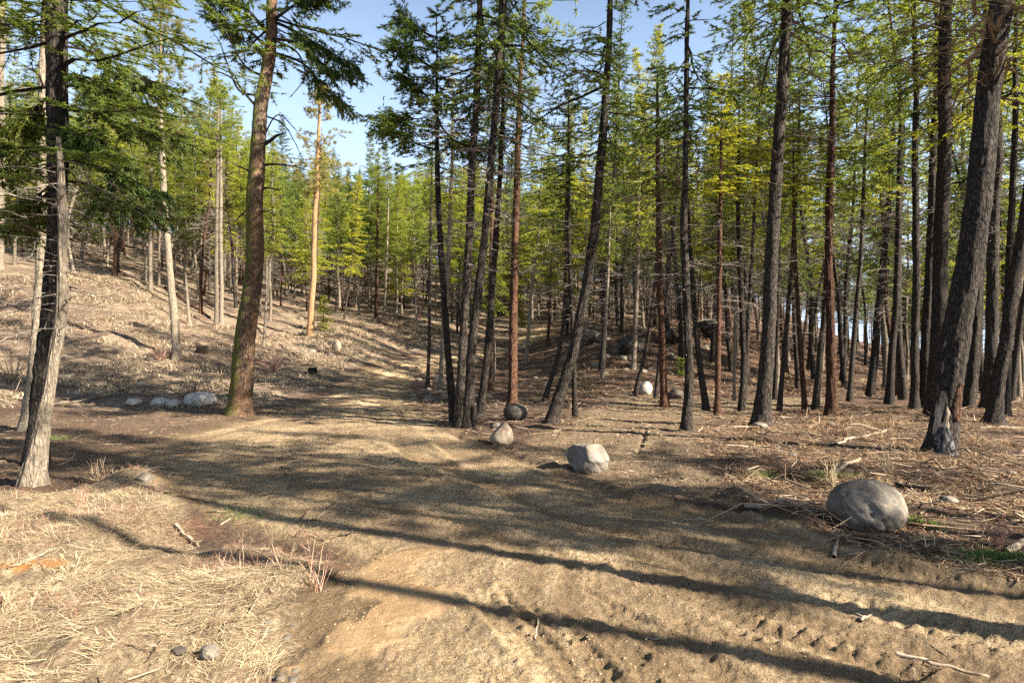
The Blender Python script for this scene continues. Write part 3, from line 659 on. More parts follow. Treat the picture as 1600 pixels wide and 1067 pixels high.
hero([(296,506),(293,470),(291,440)], [6,5,3], 'bare', 'thin', 'pale', 470, 425, .7, 'short broken grey snag on the slope between two thin pines', dead=(490, 450))
hero([(235,455),(235,400),(236,340),(237,280)], [6,6,5,4], F, 'bright', 'pale', 300, 180, 2.0, 'pale straight fir high on the slope above the golden-topped pine', dead=(430, 310))
hero([(180,432),(181,380),(182,320),(183,240)], [6,6,5,4], F, 'bright', 'red', 300, 120, 2.2, 'red-trunked fir on the upper slope above the dark low boughs', dead=(400, 300))
hero([(668,607),(671,520),(672,440),(674,330)], [6,5,5,3.5], F, 'fir', 'grey', 300, 170, 1.3, 'thin dark pole standing alone just left of the trunk cluster', dead=(520, 320))
hero([(709,660),(700,560),(692,440),(686,350),(684,262),(682,150)], [12,11,10,9,8,5], F, 'fir', 'grey', 255, 20, 2.1, 'dark trunk at the left of the roadside cluster, curving, boughs toward the sky gap', dead=(470, 270))
hero([(687,612),(696,481),(703,350),(706,250)], [9,8,7,5], F, 'bright', 'pale', 330, 90, 1.6, 'pale trunk crossing behind the curved one in the roadside cluster', dead=(450, 330))
hero([(717,664),(724,500),(734,350),(742,200),(747,60),(749,0)], [16,13,12,11,9,8], F, 'fir', 'grey', 170, -150, 2.3, 'straight grey trunk in the middle of the roadside cluster', dead=(450, 180))
hero([(732,668),(734,575),(745,481),(760,350),(772,190),(786,0)], [18,14,14,12,11,9], F, 'fir', 'grey', 110, -200, 2.0, 'grey trunk of the roadside cluster that leans right, foremost at its foot', dead=(420, 120))
hero([(750,650),(764,519),(773,387),(780,290),(785,180)], [13,11,10,8,6], F, 'fir', 'grey', 230, -40, 1.8, 'trunk at the right of the roadside cluster leaning away to the right', dead=(430, 240))
hero([(765,609),(766,500),(768,400),(770,280)], [8,7,6,5], F, 'bright', 'red', 300, 60, 1.8, 'red trunk half hidden behind the roadside cluster', dead=(450, 310))
hero([(800,640),(802,500),(806,350),(811,200),(816,90)], [15,13,11,9,6], PN, 'pine', 'red', 200, -90, 2.3, 'red-brown plated pine rising right behind the dark round boulder', dead=(420, 200))
hero([(862,660),(879,600),(894,560),(912,462),(929,350),(939,244),(948,112),(952,0)], [20,17,16,15,14,13,11,8], F, 'fir', 'grey', 240, -110, 2.3, 'strongly leaning grey fir between the two trails', dead=(400, 250))
hero([(899,650),(894,500),(889,387),(889,206)], [8,7.5,6,4], F, 'fir', 'grey', 330, 130, 1.8, 'thin dark upright fir crossing the strongly leaning one', dead=(500, 340))
hero([(849,627),(862,590),(872,560),(881,511),(884,430),(884,330)], [8,7.5,7,6,5,4], F, 'fir', 'grey', 380, 230, 1.3, 'crooked thin trunk left of the strongly leaning fir', dead=(500, 380))
hero([(941,590),(946,500),(950,440),(953,340)], [5,5,4,3], F, 'bright', 'pale', 400, 290, 1.6, 'pale thin fir at the foot of the rocky knoll', dead=(510, 400))
hero([(1038,635),(1033,500),(1029,350),(1028,240),(1027,150)], [12,10,8.5,7,4], F, 'fir', 'red', 300, 105, 1.9, 'reddish upright fir at the bend of the side trail', dead=(500, 300))
hero([(991,616),(1010,545),(1025,436),(1034,330)], [6.5,6,5.5,4], F, 'fir', 'grey', 340, 170, 1.5, 'thin trunk leaning right in front of the pale knoll boulder, foot nearest the knoll', dead=(500, 340))
hero([(1024,620),(1037,500),(1049,399),(1056,300)], [6,6,5,4], F, 'fir', 'grey', 330, 140, 1.5, 'thin right-leaning trunk just behind the reddish fir of the side trail', dead=(500, 330))
hero([(1073,674),(1077,575),(1073,444),(1069,350),(1071,244),(1073,75)], [16,13,12,10.5,9,7], F, 'fir', 'grey', 200, -90, 2.3, 'grey fir standing at the right edge of the side trail, nearest there', dead=(460, 220))
hero([(1104,642),(1091,560),(1082,444),(1077,380),(1074,300)], [10,9,8,7,5], F, 'fir', 'grey', 300, 150, 1.6, 'trunk leaning left behind the grey fir at the side trail edge', dead=(480, 310))
hero([(1121,648),(1123,500),(1126,350),(1127,240)], [9,8,7,5], F, 'bright', 'red', 300, 120, 1.8, 'straight slim red-brown trunk right of the side trail', dead=(520, 300))
hero([(1158,642),(1164,556),(1157,444),(1154,350),(1155,260)], [10,9,8,6.5,5], F, 'bright', 'grey', 300, 130, 1.8, 'slightly bowed slim grey trunk, left member of a crossing pair', dead=(500, 300))
hero([(1163,630),(1168,540),(1175,406),(1186,200)], [7,7,6,4], F, 'fir', 'grey', 270, 60, 1.8, 'slim right-leaning trunk, right member of a crossing pair', dead=(500, 280))
hero([(1190,668),(1197,560),(1205,430),(1213,300),(1221,170),(1232,0)], [27,22,20,18.5,17,15], F, 'fir', 'grey', 60, -350, 2.8, 'thick dark fir standing at the start of the slash-covered floor', dead=(300, 20))
hero([(1299,648),(1298,500),(1295,387),(1298,225),(1304,60)], [17,13,11,10,6], PN, 'pine', 'red', 160, -70, 2.4, 'red-barked pine standing upright on the litter right of the thick dark fir', dead=(400, 150))
hero([(1258,646),(1248,500),(1242,406),(1240,290)], [8,7,6,4], F, 'bright', 'red', 340, 180, 1.7, 'thin red trunk leaning left between the thick dark fir and the red-barked pine', dead=(520, 340))
hero([(1273,642),(1288,500),(1293,400),(1299,260)], [10,9,8,6], F, 'fir', 'grey', 300, 120, 1.8, 'grey trunk leaning behind the red-barked pine', dead=(500, 310))
hero([(1217,640),(1226,540),(1236,430),(1246,250)], [8,7,6,5], F, 'fir', 'grey', 300, 120, 1.8, 'slim grey trunk just right of the thick dark fir', dead=(500, 310))
hero([(1359,618),(1372,500),(1384,369),(1394,230)], [12,11,9,7], F, 'bright', 'grey', 320, 90, 2.1, 'right-leaning dark trunk standing alone before the open slope', dead=(480, 320))
hero([(1389,631),(1399,500),(1404,350),(1406,220)], [12,10,9,7], F, 'fir', 'grey', 290, 60, 2.1, 'dark trunk just right of the right-leaning one before the open slope', dead=(450, 300))
hero([(1429,642),(1430,500),(1431,350),(1432,150),(1429,0)], [13,11,10,8.5,6], F, 'bright', 'grey', 130, -120, 2.4, 'narrow straight trunk, left of the three close trunks behind the scarred tree', dead=(330, 140))
hero([(1444,642),(1450,462),(1456,350),(1462,150)], [15,13,11,8], F, 'bright', 'grey', 190, -80, 2.3, 'trunk with lit edge, middle of the three close trunks behind the scarred tree', dead=(400, 200))
hero([(1460,648),(1466,500),(1468,350),(1473,187),(1477,0)], [23,21,20,18.5,17], PN, 'pine', 'grey', -20, -360, 3.0, 'stout dark trunk right against the scarred tree, largest of the close trio', dead=(150, 0))
scar = hero([(1470,708),(1479,640),(1489,575),(1502,490),(1521,375),(1545,187),(1568,0)], [40,37,39,38,36,34,32], PN, 'pine', 'grey', -60, -700, 3.4, 'large leaning foreground tree with a split, charred and bleached scar at its foot', dead=(150, 0))
hero([(1552,662),(1560,580),(1575,490),(1594,387),(1615,250)], [22,18,17,16,14], F, 'fir', 'grey', 40, -300, 2.4, 'grey trunk leaning out of the frame right of the scarred tree')
hero([(1543,642),(1549,556),(1551,400),(1556,250),(1560,60)], [18,17,16,15,13], F, 'fir', 'grey', 150, -220, 2.4, 'dark upright trunk directly behind the scarred tree', dead=(350, 150))
hero([(1571,652),(1573,560),(1578,400),(1584,200)], [13,12,10,8], F, 'bright', 'grey', 200, -60, 2.1, 'slim trunk behind the foot of the leaning edge tree', dead=(400, 200))
hero([(1513,640),(1521,560),(1528,450),(1536,250)], [15,13,12,9], F, 'bright', 'grey', 220, -60, 2.1, 'dark trunk seen just right of the scarred tree', dead=(420, 220))
hero([(1579,631),(1588,560),(1598,490),(1612,380)], [10,9,8,7], F, 'fir', 'grey', 200, 20, 2.0, 'slim slanting trunk at the extreme edge of the right woods')
hero([(1327,628),(1335,520),(1345,400),(1352,260)], [8,7.5,6,5], F, 'bright', 'grey', 320, 110, 2.0, 'slim leaning trunk between the red-barked pine and the open slope', dead=(480, 320))
hero([(1210,626),(1213,560),(1216,480)], [7,6,5], F, 'fir', 'grey', 380, 180, 1.8, 'dim thin trunk behind the thick dark fir', dead=(520, 390))
hero([(1147,628),(1148,520),(1150,420)], [5,5,4], F, 'bright', 'pale', 400, 200, 1.7, 'pale thin pole behind the bowed slim trunk', dead=(520, 400))
hero([(600,500),(603,430),(606,350)], [4,4,3], F, 'bright', 'pale', 400, 260, 1.9, 'pale-trunked fir on the ridge exactly above the road bend', dead=(470, 400))
hero([(588,497),(589,430),(590,350)], [6,5,4], F, 'bright', 'red', 400, 235, 2.2, 'tallest red-trunked fir of the ridge below the sky gap', dead=(470, 400))

# big fir: its own crooked dead limbs, each one a part
root, axis, base, _ = bigfir
depth = base[1]
def limb(pts, r0, dy=0.0, twigs=4):
    P = spline([np.array([p[0], p[1]]) for p in pts], 5)
    Q = np.array([at(p[0], p[1], depth) - base for p in P]); s = np.linspace(0, 1, len(Q)); Q[:, 1] += dy * s
    g = G(); chain(g, Q, r0 * (1 - .8 * s) , 0, 6)
    m = twigs; i = rng.integers(len(Q) // 3, len(Q) - 1, m); E = Q[i] + unit(Q[i + 1] - Q[i] + rng.normal(0, .03, (m, 3)) + rng.normal(0, .6, (m, 3)) * .08) * rng.uniform(.1, .35, (m, 1))
    segs(g, Q[i], E, .008, .003, 0, 4); return link('dead_limb', g.mesh('dead_limb', [BK_GREY], True), root)
limb([(416,182),(395,160),(372,132),(346,122)], .05, -.5); limb([(410,150),(372,140),(352,100),(336,60),(322,40)], .035, .4, 8)
limb([(404,228),(425,224),(440,219),(458,218)], .07, -.5, 2); limb([(402,262),(425,258),(460,262),(486,270)], .04, -.2)
limb([(400,300),(420,296),(446,302)], .045, -.3, 3); limb([(407,225),(430,178),(455,196),(478,225)], .022, .3, 8)
limb([(411,180),(440,192),(458,220),(470,250)], .025, .2, 7); limb([(400,320),(388,330),(370,352),(362,372)], .03, -.3, 3)
limb([(414,60),(440,70),(470,90),(482,128),(462,162)], .04, -.4, 3); limb([(402,275),(388,268),(372,262)], .04, -.4, 2)
limb([(398,340),(416,332),(446,345)], .025, -.3, 3); limb([(412,120),(385,106),(360,60),(345,40)], .04, -.3, 6)
# its long live boughs to the right
def bough(root, base, depth, pts, r0, dy, seed, leaf=LF_FIR, dens=1.0):
    r = np.random.default_rng(seed); P = spline(pts, 6); Q = np.array([at(p[0], p[1], depth) - base for p in P]); s = np.linspace(0, 1, len(Q)); Q[:, 1] += dy * s
    g = G(); chain(g, Q, r0 * (1 - .85 * s), 0, 6); L = len(Q)
    m = int(46 * dens); f = r.uniform(.3, .999, m) * (L - 1); i = f.astype(int); B = Q[i] + (Q[i + 1] - Q[i]) * (f - i)[:, None]
    D = unit(Q[i + 1] - Q[i]); up = np.array([[0, 0, 1.]]); S = unit(np.cross(D, up)) * np.where(r.uniform(0, 1, (m, 1)) < .5, 1, -1)
    E = B + unit(D * .7 + S * .6 + r.normal(0, .25, (m, 3)) - up * .35) * r.uniform(.25, .75, (m, 1)); segs(g, B, E, .008, .003, 0, 3)
    for _ in range(2):
        k = 6; u = r.uniform(.2, 1, (m, k, 1)); T = (B[:, None] + (E - B)[:, None] * u).reshape(-1, 3)
        dd = np.repeat(unit(E - B), k, 0) + r.normal(0, .45, (m * k, 3)); dd[:, 2] -= .2; E3 = T + unit(dd) * r.uniform(.08, .22, (m * k, 1)); segs(g, T, E3, .003, .002, 0, 3)
        k2 = 4; T2 = (T[:, None] + (E3 - T)[:, None] * r.uniform(.2, 1, (m * k, k2, 1))).reshape(-1, 3); needles(g, T2, np.repeat(dd, k2, 0), .085, .022, 3, .5, 1, .3, r)
    return link('bough', g.mesh('bough', [BK_GREY, leaf], False), root)
bough(root, base, depth, [(415,62),(455,68),(490,88),(520,120),(548,128)], .05, -.6, 1); bough(root, base, depth, [(417,40),(450,20),(480,5),(520,2)], .05, -.3, 2)
bough(root, base, depth, [(420,80),(470,95),(500,130),(530,148)], .04, .5, 3); bough(root, base, depth, [(412,70),(385,45),(355,40),(335,10)], .05, .3, 4)
bough(root, base, depth, [(418,30),(455,45),(500,70),(555,100)], .05, .2, 5, dens=1.3); bough(root, base, depth, [(415,50),(390,20),(350,0)], .05, -.3, 6)
# heavy low boughs of the dark forked tree and long left boughs of the curving cluster trunk
root, axis, base, _ = HT[1]; depth = base[1]
for k, (x1, y0, y1, dy) in enumerate([(190,205,235,-.4),(225,250,290,.3),(235,285,335,-.5),(230,170,190,.5),(-20,230,270,-.3),(10,290,345,.3),(195,120,150,-.4),(20,150,190,.2),(215,70,110,.4)]):
    bough(root, base, depth, [(87, y0), (87 + (x1 - 87) * .35, y0 + (y1 - y0) * .1), (87 + (x1 - 87) * .7, y0 + (y1 - y0) * .5), (x1, y1)], .022, dy, 20 + k, dens=.62)
root, axis, base, _ = HT[15]; depth = base[1]
for k, (x0, x1, y0, y1, dy) in enumerate([(683,607,200,172,.3),(684,612,235,205,-.3),(683,640,165,118,.2),(683,628,110,72,-.3),(684,632,60,20,.3),(684,735,190,230,-.4)]):
    bough(root, base, depth, [(x0, y0), (x0 + (x1 - x0) * .4, y0 + (y1 - y0) * .5 + 8), (x0 + (x1 - x0) * .75, y0 + (y1 - y0) * .85 + 4), (x1, y1)], .03, dy, 40 + k, dens=.7)
# ------------------------------------------------------------------ scar on the foreground tree
root, axis, base, (zz, C, RR) = scar
def scar_patch(name, m, z0, z1, a0, a1, lift, seed, ragged=.16):
    nz, na = 40, 16; z = np.linspace(z0, z1, nz); V = []
    for zi in z:
        c = axis(zi); f = (zi - z0) / (z1 - z0); rr = np.interp(zi, zz, RR) * (1 + .5 * .9 * math.exp(-max(zi, 0) / .22))
        wob = ragged * (vnoise(np.array([zi * 9]), np.array([seed * 1.]), 5)[0] - .5) * 3
        cut = math.sin(math.pi * min(max(f, .02), .98)) ** .22 * (1 - .35 * f)
        mid, hw = (a0 + a1) / 2 + wob * .4, (a1 - a0) / 2 * cut * (1 + wob * .5)
        for j in range(na):
            t = j / (na - 1) * 2 - 1; a = mid + hw * t
            rj = rr + lift * (1 - t * t) ** .5 + .010 * (vnoise(np.array([a * 16.]), np.array([zi * 3.]), seed)[0] - .5)
            V.append([c[0] + rj * math.cos(a), c[1] + rj * math.sin(a), zi])
    i = np.arange(nz - 1)[:, None] * na; j = np.arange(na - 1)[None, :]
    Q = np.stack([i + j, i + j + 1, i + na + j + 1, i + na + j], -1).reshape(-1, 4); g = G(); g.add(V, q=Q)
    return link(name, g.mesh(name, [m], True), root)
A = -math.pi / 2
o = scar_patch('bare_wood', M_SPLIT, .30, 1.02, A - 1.6, A - .20, .014, 3, .16); tag(o, 'bleached split wood above the char')
o = scar_patch('charred_wood', M_CHAR, -.1, .44, A - 1.5, A + .30, .026, 4, .20); tag(o, 'blackened foot of the trunk')
o = scar_patch('torn_bark', BK_RED, .55, 1.15, A - .25, A + .75, .030, 5, .2)
o = scar_patch('peeled_strip', BK_PALE, .95, 1.9, A - 1.5, A - 1.22, .008, 6, .2)

# ------------------------------------------------------------------ the rest of the forest
TRUNKS = {}
def fill_trunk(bark, v):
    if (bark, v) not in TRUNKS:
        g = G(); z = np.linspace(-.3, 18, 26); r = np.random.default_rng(v * 31 + 5)
        C = np.stack([(vnoise(z * .22, z * 0, v) - .5) * .5 * sstep(0, 4, z), (vnoise(z * .22, z * 0 + 9, v) - .5) * .5 * sstep(0, 4, z), z], 1)
        ring_tube(g, C, .13 * (1 - np.clip(z, 0, 18) / 18 * .93), 9, 0, flare=.4, seed=v); TRUNKS[(bark, v)] = g.mesh('trunk', [BARKS[bark]])
    return TRUNKS[(bark, v)]
def fill_tree(x, y, ht, lean, kind, leaf, bark, cf, R, label, group, dead=True, z=None):
    z = float(H(x, y)[0]) if z is None else z
    root = bpy.data.objects.new(TREE_NAMES[kind], None); COL.objects.link(root); root.location = (x, y, z); root.empty_display_size = .3
    root.rotation_euler = (lean[0], lean[1], random.uniform(0, 6.28)); v = random.randrange(3)
    t = link('trunk', fill_trunk(bark, v), root); s = ht / 18; t.scale = (s * 1.05, s * 1.05, s)
    zz = np.linspace(0, 18, 40)
    def axis(h):
        q = h / s; return np.array([(vnoise(q * .22, 0, v) - .5) * .5 * min(1, q / 4) * s, (vnoise(q * .22, 9, v) - .5) * .5 * min(1, q / 4) * s, h])
    add_crown(root, axis, ht * cf, ht * 1.0, kind, leaf, R)
    if dead: add_dead(root, axis, ht * .12, ht * cf * 1.05, R * .8)
    tag(root, label, 'tree', group); return root

roadw = [np.array(p) for p in ROAD]; 
def blocked(x, y):
    a = np.array([x]), np.array([y])
    if poly_sd(ROAD, *a)[0] < 1.6 or poly_sd(TRAIL, *a)[0] < .8: return True
    if poly_sd(LEFTD, *a)[0] < 1.5 or poly_sd(OPEN, *a)[0] < 0: return True
    return any((x - q[0]) ** 2 + (y - q[1]) ** 2 < 1.3 ** 2 for q in HEROES)
OPEN = W([(-80,640),(340,638),(500,600),(560,560),(640,545),(700,520),(700,505),(560,500),(470,520),(340,505),(200,440),(90,430),(-80,420)])
regions = [  # name test on px, labels
 (lambda px, d: px < 470, 'sunlit yellow-green fir in the crowd of trees at the top of the left slope', 'trees crowding the top of the left slope'),
 (lambda px, d: px < 860, 'slim tree of the dense stand behind the ridge above the road bend', 'trees of the dense stand behind the road bend'),
 (lambda px, d: px < 1200, 'slim tree among the many on and behind the rocky knoll', 'trees on and behind the rocky knoll'),
 (lambda px, d: True, 'slim dark tree deep in the flat right-hand woods', 'trees deep in the right-hand woods')]
cand = []; tries = 0; placed = list(HEROES)
rr_ = random.Random(5)
while len(cand) < 900 and tries < 60000:
    tries += 1
    d = math.sqrt(rr_.uniform(20 ** 2, 120 ** 2)); px = rr_.uniform(-130, 1730); x = (px - 800) / FPX * d
    if d < 27 and px < 1180: continue
    if d < 30 and 470 < px < 900: continue
    if d < 44 and px < 860 and rr_.random() < .6: continue
    mind = 1.5 if d < 60 else 1.9
    if 780 < px < 1100 and d < 48 and rr_.random() < .7: continue
    if blocked(x, d): continue
    if any((x - q[0]) ** 2 + (d - q[1]) ** 2 < mind ** 2 for q in placed): continue
    placed.append((x, d)); cand.append((d, x, px))
cand.sort()
NIND = 236
ZF = H(np.array([c[1] for c in cand]), np.array([c[0] for c in cand]))
fillroots = []
LM = [(3,'the edge trunk'),(70,'the forked dark trunks'),(180,'the red-trunked upper fir'),(235,'the pale upper fir'),(277,'the golden-topped pine'),(342,'the close pale pair'),(378,'the mossy fir'),(413,'the pale dead pole'),
 (484,'the orange-barked pine'),(560,'the end of the ridge'),(590,'the tallest ridge fir'),(640,'the middle of the ridge'),(669,'the thin lone pole'),(705,'the curving cluster trunk'),(732,'the leaning cluster trunk'),(765,'the half-hidden red trunk'),(801,'the plated pine'),
 (862,'the strongly leaning fir'),(899,'the thin upright fir'),(941,'the pale knoll fir'),(991,'the pale knoll boulder'),(1038,'the reddish side-trail fir'),(1073,'the grey side-trail fir'),(1121,'the slim red-brown trunk'),(1160,'the crossing pair'),
 (1192,'the thick dark fir'),(1255,'the thin red trunk'),(1299,'the red-barked pine'),(1330,'the slim leaning trunk'),(1359,'the right-leaning dark trunk'),(1391,'the open slope trees'),(1440,'the close trio'),(1475,'the scarred tree'),(1520,'the scarred tree neighbour'),(1555,'the leaning edge tree'),(1600,'the frame edge')]
BW = dict(pale='pale-trunked', grey='grey-trunked', red='reddish-trunked')
KW = {('fir','bright'): 'yellow-green fir', ('fir','fir'): 'dark green fir', ('pine','pine'): 'tufted green pine', ('bare','thin'): 'half-bare tree'}
for i, (d, x, px) in enumerate(cand[:NIND]):
    for test, lab, grp in regions:
        if test(px, d): break
    left = px < 860
    u = rr_.random()
    kind = 'pine' if u < (.42 if left else .38) else 'bare' if u > (.93 if left else .97) else 'fir'
    leaf = {'pine': 'pine', 'bare': 'thin'}.get(kind) or ('bright' if rr_.random() < (.85 if left else .6) else 'fir')
    bark = rr_.choice(['pale', 'pale', 'grey', 'red'] if left else ['grey', 'grey', 'red', 'pale', 'grey'])
    ht = rr_.uniform(17, 23) if px > 860 and d < 45 else rr_.uniform(14, 20) if px > 860 else rr_.uniform(11.5, 17.5) if px > 450 else rr_.uniform(12, 18)
    if 430 < px < 680: ht = rr_.uniform(10.5, 15)
    if left and ht < 8: ht = 8
    lean = (rr_.gauss(0, .03), rr_.gauss(.02, .035))
    if rr_.random() < .1: lean = (lean[0], lean[1] + .12)
    lmx, lmn = min(LM, key=lambda q: abs(q[0] - px)); side = 'left' if px < lmx else 'right'
    for test, _l, grp in regions:
        if test(lmx, d): break
    far_ = 'not far behind' if d < 38 else 'well behind' if d < 52 else 'far behind' if d < 66 else 'deepest behind'
    lab = '%s %s %s %s, %s side' % (BW[bark], KW[(kind, leaf)], far_, lmn, side)
    fr = fill_tree(x, d, ht, lean, kind, leaf, bark, (rr_.uniform(.28, .45) if d < 50 else rr_.uniform(.15, .48)) if kind != 'pine' else rr_.uniform(.35, .58), rr_.uniform(1.5, 2.4) * (1 if d < 50 else 1.2), lab, grp, dead=True, z=float(ZF[i]))
    fillroots.append((fr, kind, leaf)); fr['_ht'] = ht

same = {}
for fr, _k, _l in fillroots: same.setdefault(fr['label'], []).append(fr)
for lb, L_ in same.items():
    if len(L_) > 1:
        L_.sort(key=lambda q: -q['_ht']); wd = ['taller of two,', 'shorter of two,'] if len(L_) == 2 else ['tallest of three,', 'mid-sized of three,', 'shortest of three,'] + [''] * 9
        for q, p in zip(L_, wd): q['label'] = (p + ' ' + lb).strip() if len(L_) < 4 else lb
for fr, _k, _l in fillroots: del fr['_ht']

# trees outside the frame whose shade falls across the clearing
lines = [(1560, 990, 5.0), (1500, 1056, 8.2), (1560, 935, 3.6), (1500, 893, 18.5), (1500, 880, 6.0), (1500, 905, 9.5), (1500, 866, 12.0), (1500, 915, 13.5), (1500, 930, 20),
 (1300, 820, 6.5), (1200, 800, 10), (1100, 762, 13), (1000, 732, 15), (900, 705, 17), (1400,850,20), (1200, 745, 14)]
nb = 0
off = []
for px, py, dist in lines:
    gx, gy = hit(px, py); off.append((gx + SUN_DIR[0] * dist, gy + SUN_DIR[1] * dist))
for _ in range(6):
    off.append((rr_.uniform(9, 42), rr_.uniform(-26, 12)))
used = []
for x, y in off:
    if y > 0 and abs(x) / max(y, .1) < .95: continue
    if math.hypot(x, y) < 5 or any((x - a) ** 2 + (y - b) ** 2 < 2.6 for a, b in used): continue
    used.append((x, y)); nb += 1
    if y > -.2 * x and x / max(y, .1) < 1.0: continue
    kd = rr_.choice(['fir', 'fir', 'pine'])
    fill_tree(x, y, 18.0 if nb < 4 else rr_.uniform(15.5, 20), (rr_.gauss(0, .02), rr_.gauss(0, .02)), kd, 'fir' if kd == 'fir' else 'pine', 'grey', .68 if nb < 4 else rr_.uniform(.42, .55), rr_.uniform(1.3, 1.8),
              'tree of the wood beyond the frame to the right, shading the clearing', 'trees beyond the right edge of the frame', dead=False)

# far wood as one mass: instances of a tree already standing here
def far_wood(name, label, pts, src_root, seed):
    v = [(x, y, z - .2) for x, y, z in pts]; me = bpy.data.meshes.new(name); me.from_pydata(v, [], []); o = link(name, me)
    r = np.random.default_rng(seed)
    ng = bpy.data.node_groups.new(name, 'GeometryNodeTree'); ng.interface.new_socket('Geometry', in_out='INPUT', socket_type='NodeSocketGeometry'); ng.interface.new_socket('Geometry', in_out='OUTPUT', socket_type='NodeSocketGeometry')
    nn = ng.nodes; gi = nn.new('NodeGroupInput'); go = nn.new('NodeGroupOutput'); j = nn.new('GeometryNodeJoinGeometry')
    for ch in src_root.children:
        oi = nn.new('GeometryNodeObjectInfo'); oi.inputs['Object'].default_value = ch; oi.transform_space = 'ORIGINAL'
        tr = nn.new('GeometryNodeTransform'); L, Rq, S = ch.matrix_basis.decompose()
        tr.inputs['Translation'].default_value = L; tr.inputs['Rotation'].default_value = Rq.to_euler(); tr.inputs['Scale'].default_value = S
        ng.links.new(oi.outputs['Geometry'], tr.inputs['Geometry']); ng.links.new(tr.outputs[0], j.inputs[0])
    ip = nn.new('GeometryNodeInstanceOnPoints'); rv = nn.new('FunctionNodeRandomValue'); rv.data_type = 'FLOAT_VECTOR'
    rv.inputs[0].default_value = (-.04, -.04, 0); rv.inputs[1].default_value = (.04, .04, 6.28); rv.inputs['Seed'].default_value = seed
    rs = nn.new('FunctionNodeRandomValue'); rs.data_type = 'FLOAT'; rs.inputs[2].default_value = .8; rs.inputs[3].default_value = 1.3; rs.inputs['Seed'].default_value = seed + 1
    ng.links.new(gi.outputs[0], ip.inputs['Points']); ng.links.new(j.outputs[0], ip.inputs['Instance'])
    e2r = nn.new('FunctionNodeEulerToRotation'); ng.links.new(rv.outputs[0], e2r.inputs[0]); ng.links.new(e2r.outputs[0], ip.inputs['Rotation'])
    ng.links.new(rs.outputs[1], ip.inputs['Scale']); ng.links.new(ip.outputs[0], go.inputs[0])
    md = o.modifiers.new('scatter', 'NODES'); md.node_group = ng
    tag(o, label, 'forest', kind='stuff'); return o
rest = [(c[1], c[0], float(zf)) for c, zf in zip(cand[NIND:], ZF[NIND:]) if c[2] < 1180 or rr_.random() < .4]
xs = []; 
for _ in range(700):
    d = math.sqrt(rr_.uniform(115 ** 2, 200 ** 2)); px = rr_.uniform(-150, 1750)
    if px < 1180 or rr_.random() < .3: xs.append(((px - 800) / FPX * d, d))
zf = hbase(np.array([a for a, b in xs]), np.array([b for a, b in xs])); rest += [(a, b, float(c)) for (a, b), c in zip(xs, zf)]
rr_.shuffle(rest)
srcs = []
for want in (('fir', 'bright'), ('pine', 'pine'), ('fir', 'fir'), ('fir', 'bright')):
    for fr in reversed(fillroots):
        if (fr[1], fr[2]) == want and fr[0] not in srcs: srcs.append(fr[0]); break
rest.sort()
parts = [[], [], [], []]
for i, p in enumerate(rest): parts[i % len(srcs)].append(p)
far = [('mass of pointed yellow-green firs in the far wood', 1), ('mass of rounder bright pines in the far wood', 2), ('mass of darker firs in the far wood', 3), ('mass of tall bright firs in the far wood', 4)]
bpy.context.view_layer.update()
for s, p, (lb, sd) in zip(srcs, parts, far): far_wood('distant_forest', lb, p, s, sd)

# young bright fir by the orange pine, small green saplings
def sapling(px, py, ht, R, leaf, label, seed, dens=1.6):
    x, y = hit(px, py); z = float(H(x, y)[0]); root = bpy.data.objects.new('sapling', None); COL.objects.link(root); root.location = (x, y, z)
    g = G(); zz = np.linspace(-.1, ht, 8); ring_tube(g, np.stack([zz * 0, zz * 0, zz], 1), np.linspace(.03, .006, 8) * ht / 1.5, 6); link('trunk', g.mesh('trunk', [BK_GREY]), root)
    c = link('crown', crown_mesh('crown', seed, ht, R, 'fir', leaf, BK_GREY, dens), root, (0, 0, .12 * ht)); c.scale = (1, 1, .9)
    tag(root, label, 'tree'); return root
sapling(505, 520, 2.6, .95, LF_FIRB, 'young yellow-green fir beside the orange-barked pine', 71)
sapling(815, 512, 3.2, 1.0, LF_FIRB, 'young bright fir behind the red-brown plated pine', 73)
sapling(1065, 590, .9, .7, LF_FIR, 'low green bush beside the pale boulder of the knoll', 74, 2.5)

# ------------------------------------------------------------------ rocks
def rock_mesh(name, seed, dims, m, planes=9, sub=4, rough=.05, cut=(.72, .95), extra=()):
    import bmesh
    bm = bmesh.new(); bmesh.ops.create_icosphere(bm, subdivisions=sub, radius=1); me = bpy.data.meshes.new(name); bm.to_mesh(me); bm.free()
    n = len(me.vertices); v = np.empty(n * 3, np.float32); me.vertices.foreach_get('co', v); v = v.reshape(-1, 3).astype(float); r = np.random.default_rng(seed)
    for k in range(planes):
        nn = unit(r.normal(0, 1, 3)); c = r.uniform(*cut); dd = v @ nn; over = np.maximum(dd - c, 0); v -= (over * .88)[:, None] * nn
    for nn, c in extra:
        nn = unit(np.array(nn, float)); dd = v @ nn; over = np.maximum(dd - c, 0); v -= (over * .96)[:, None] * nn
    f = fbm(v[:, 0] * 1.8 + v[:, 2] + seed, v[:, 1] * 1.8 - v[:, 2], seed, 4); f2 = fbm(v[:, 0] * 7 + v[:, 2] * 5, v[:, 1] * 7 - v[:, 2] * 4, seed + 3, 3)
    rd_ = np.abs(fbm(v[:, 0] * 2.3 + 5 + v[:, 2] * 1.3, v[:, 1] * 2.3 + v[:, 2], seed + 8, 4))
    v *= (1 + rough * 1.6 * f + rough * .6 * f2 - rough * 2.0 * np.exp(-rd_ * 9))[:, None]; v *= np.array(dims)
    me.vertices.foreach_set('co', v.astype(np.float32).ravel()); me.materials.append(m); me.polygons.foreach_set('use_smooth', np.ones(len(me.polygons), bool)); me.update(); return me
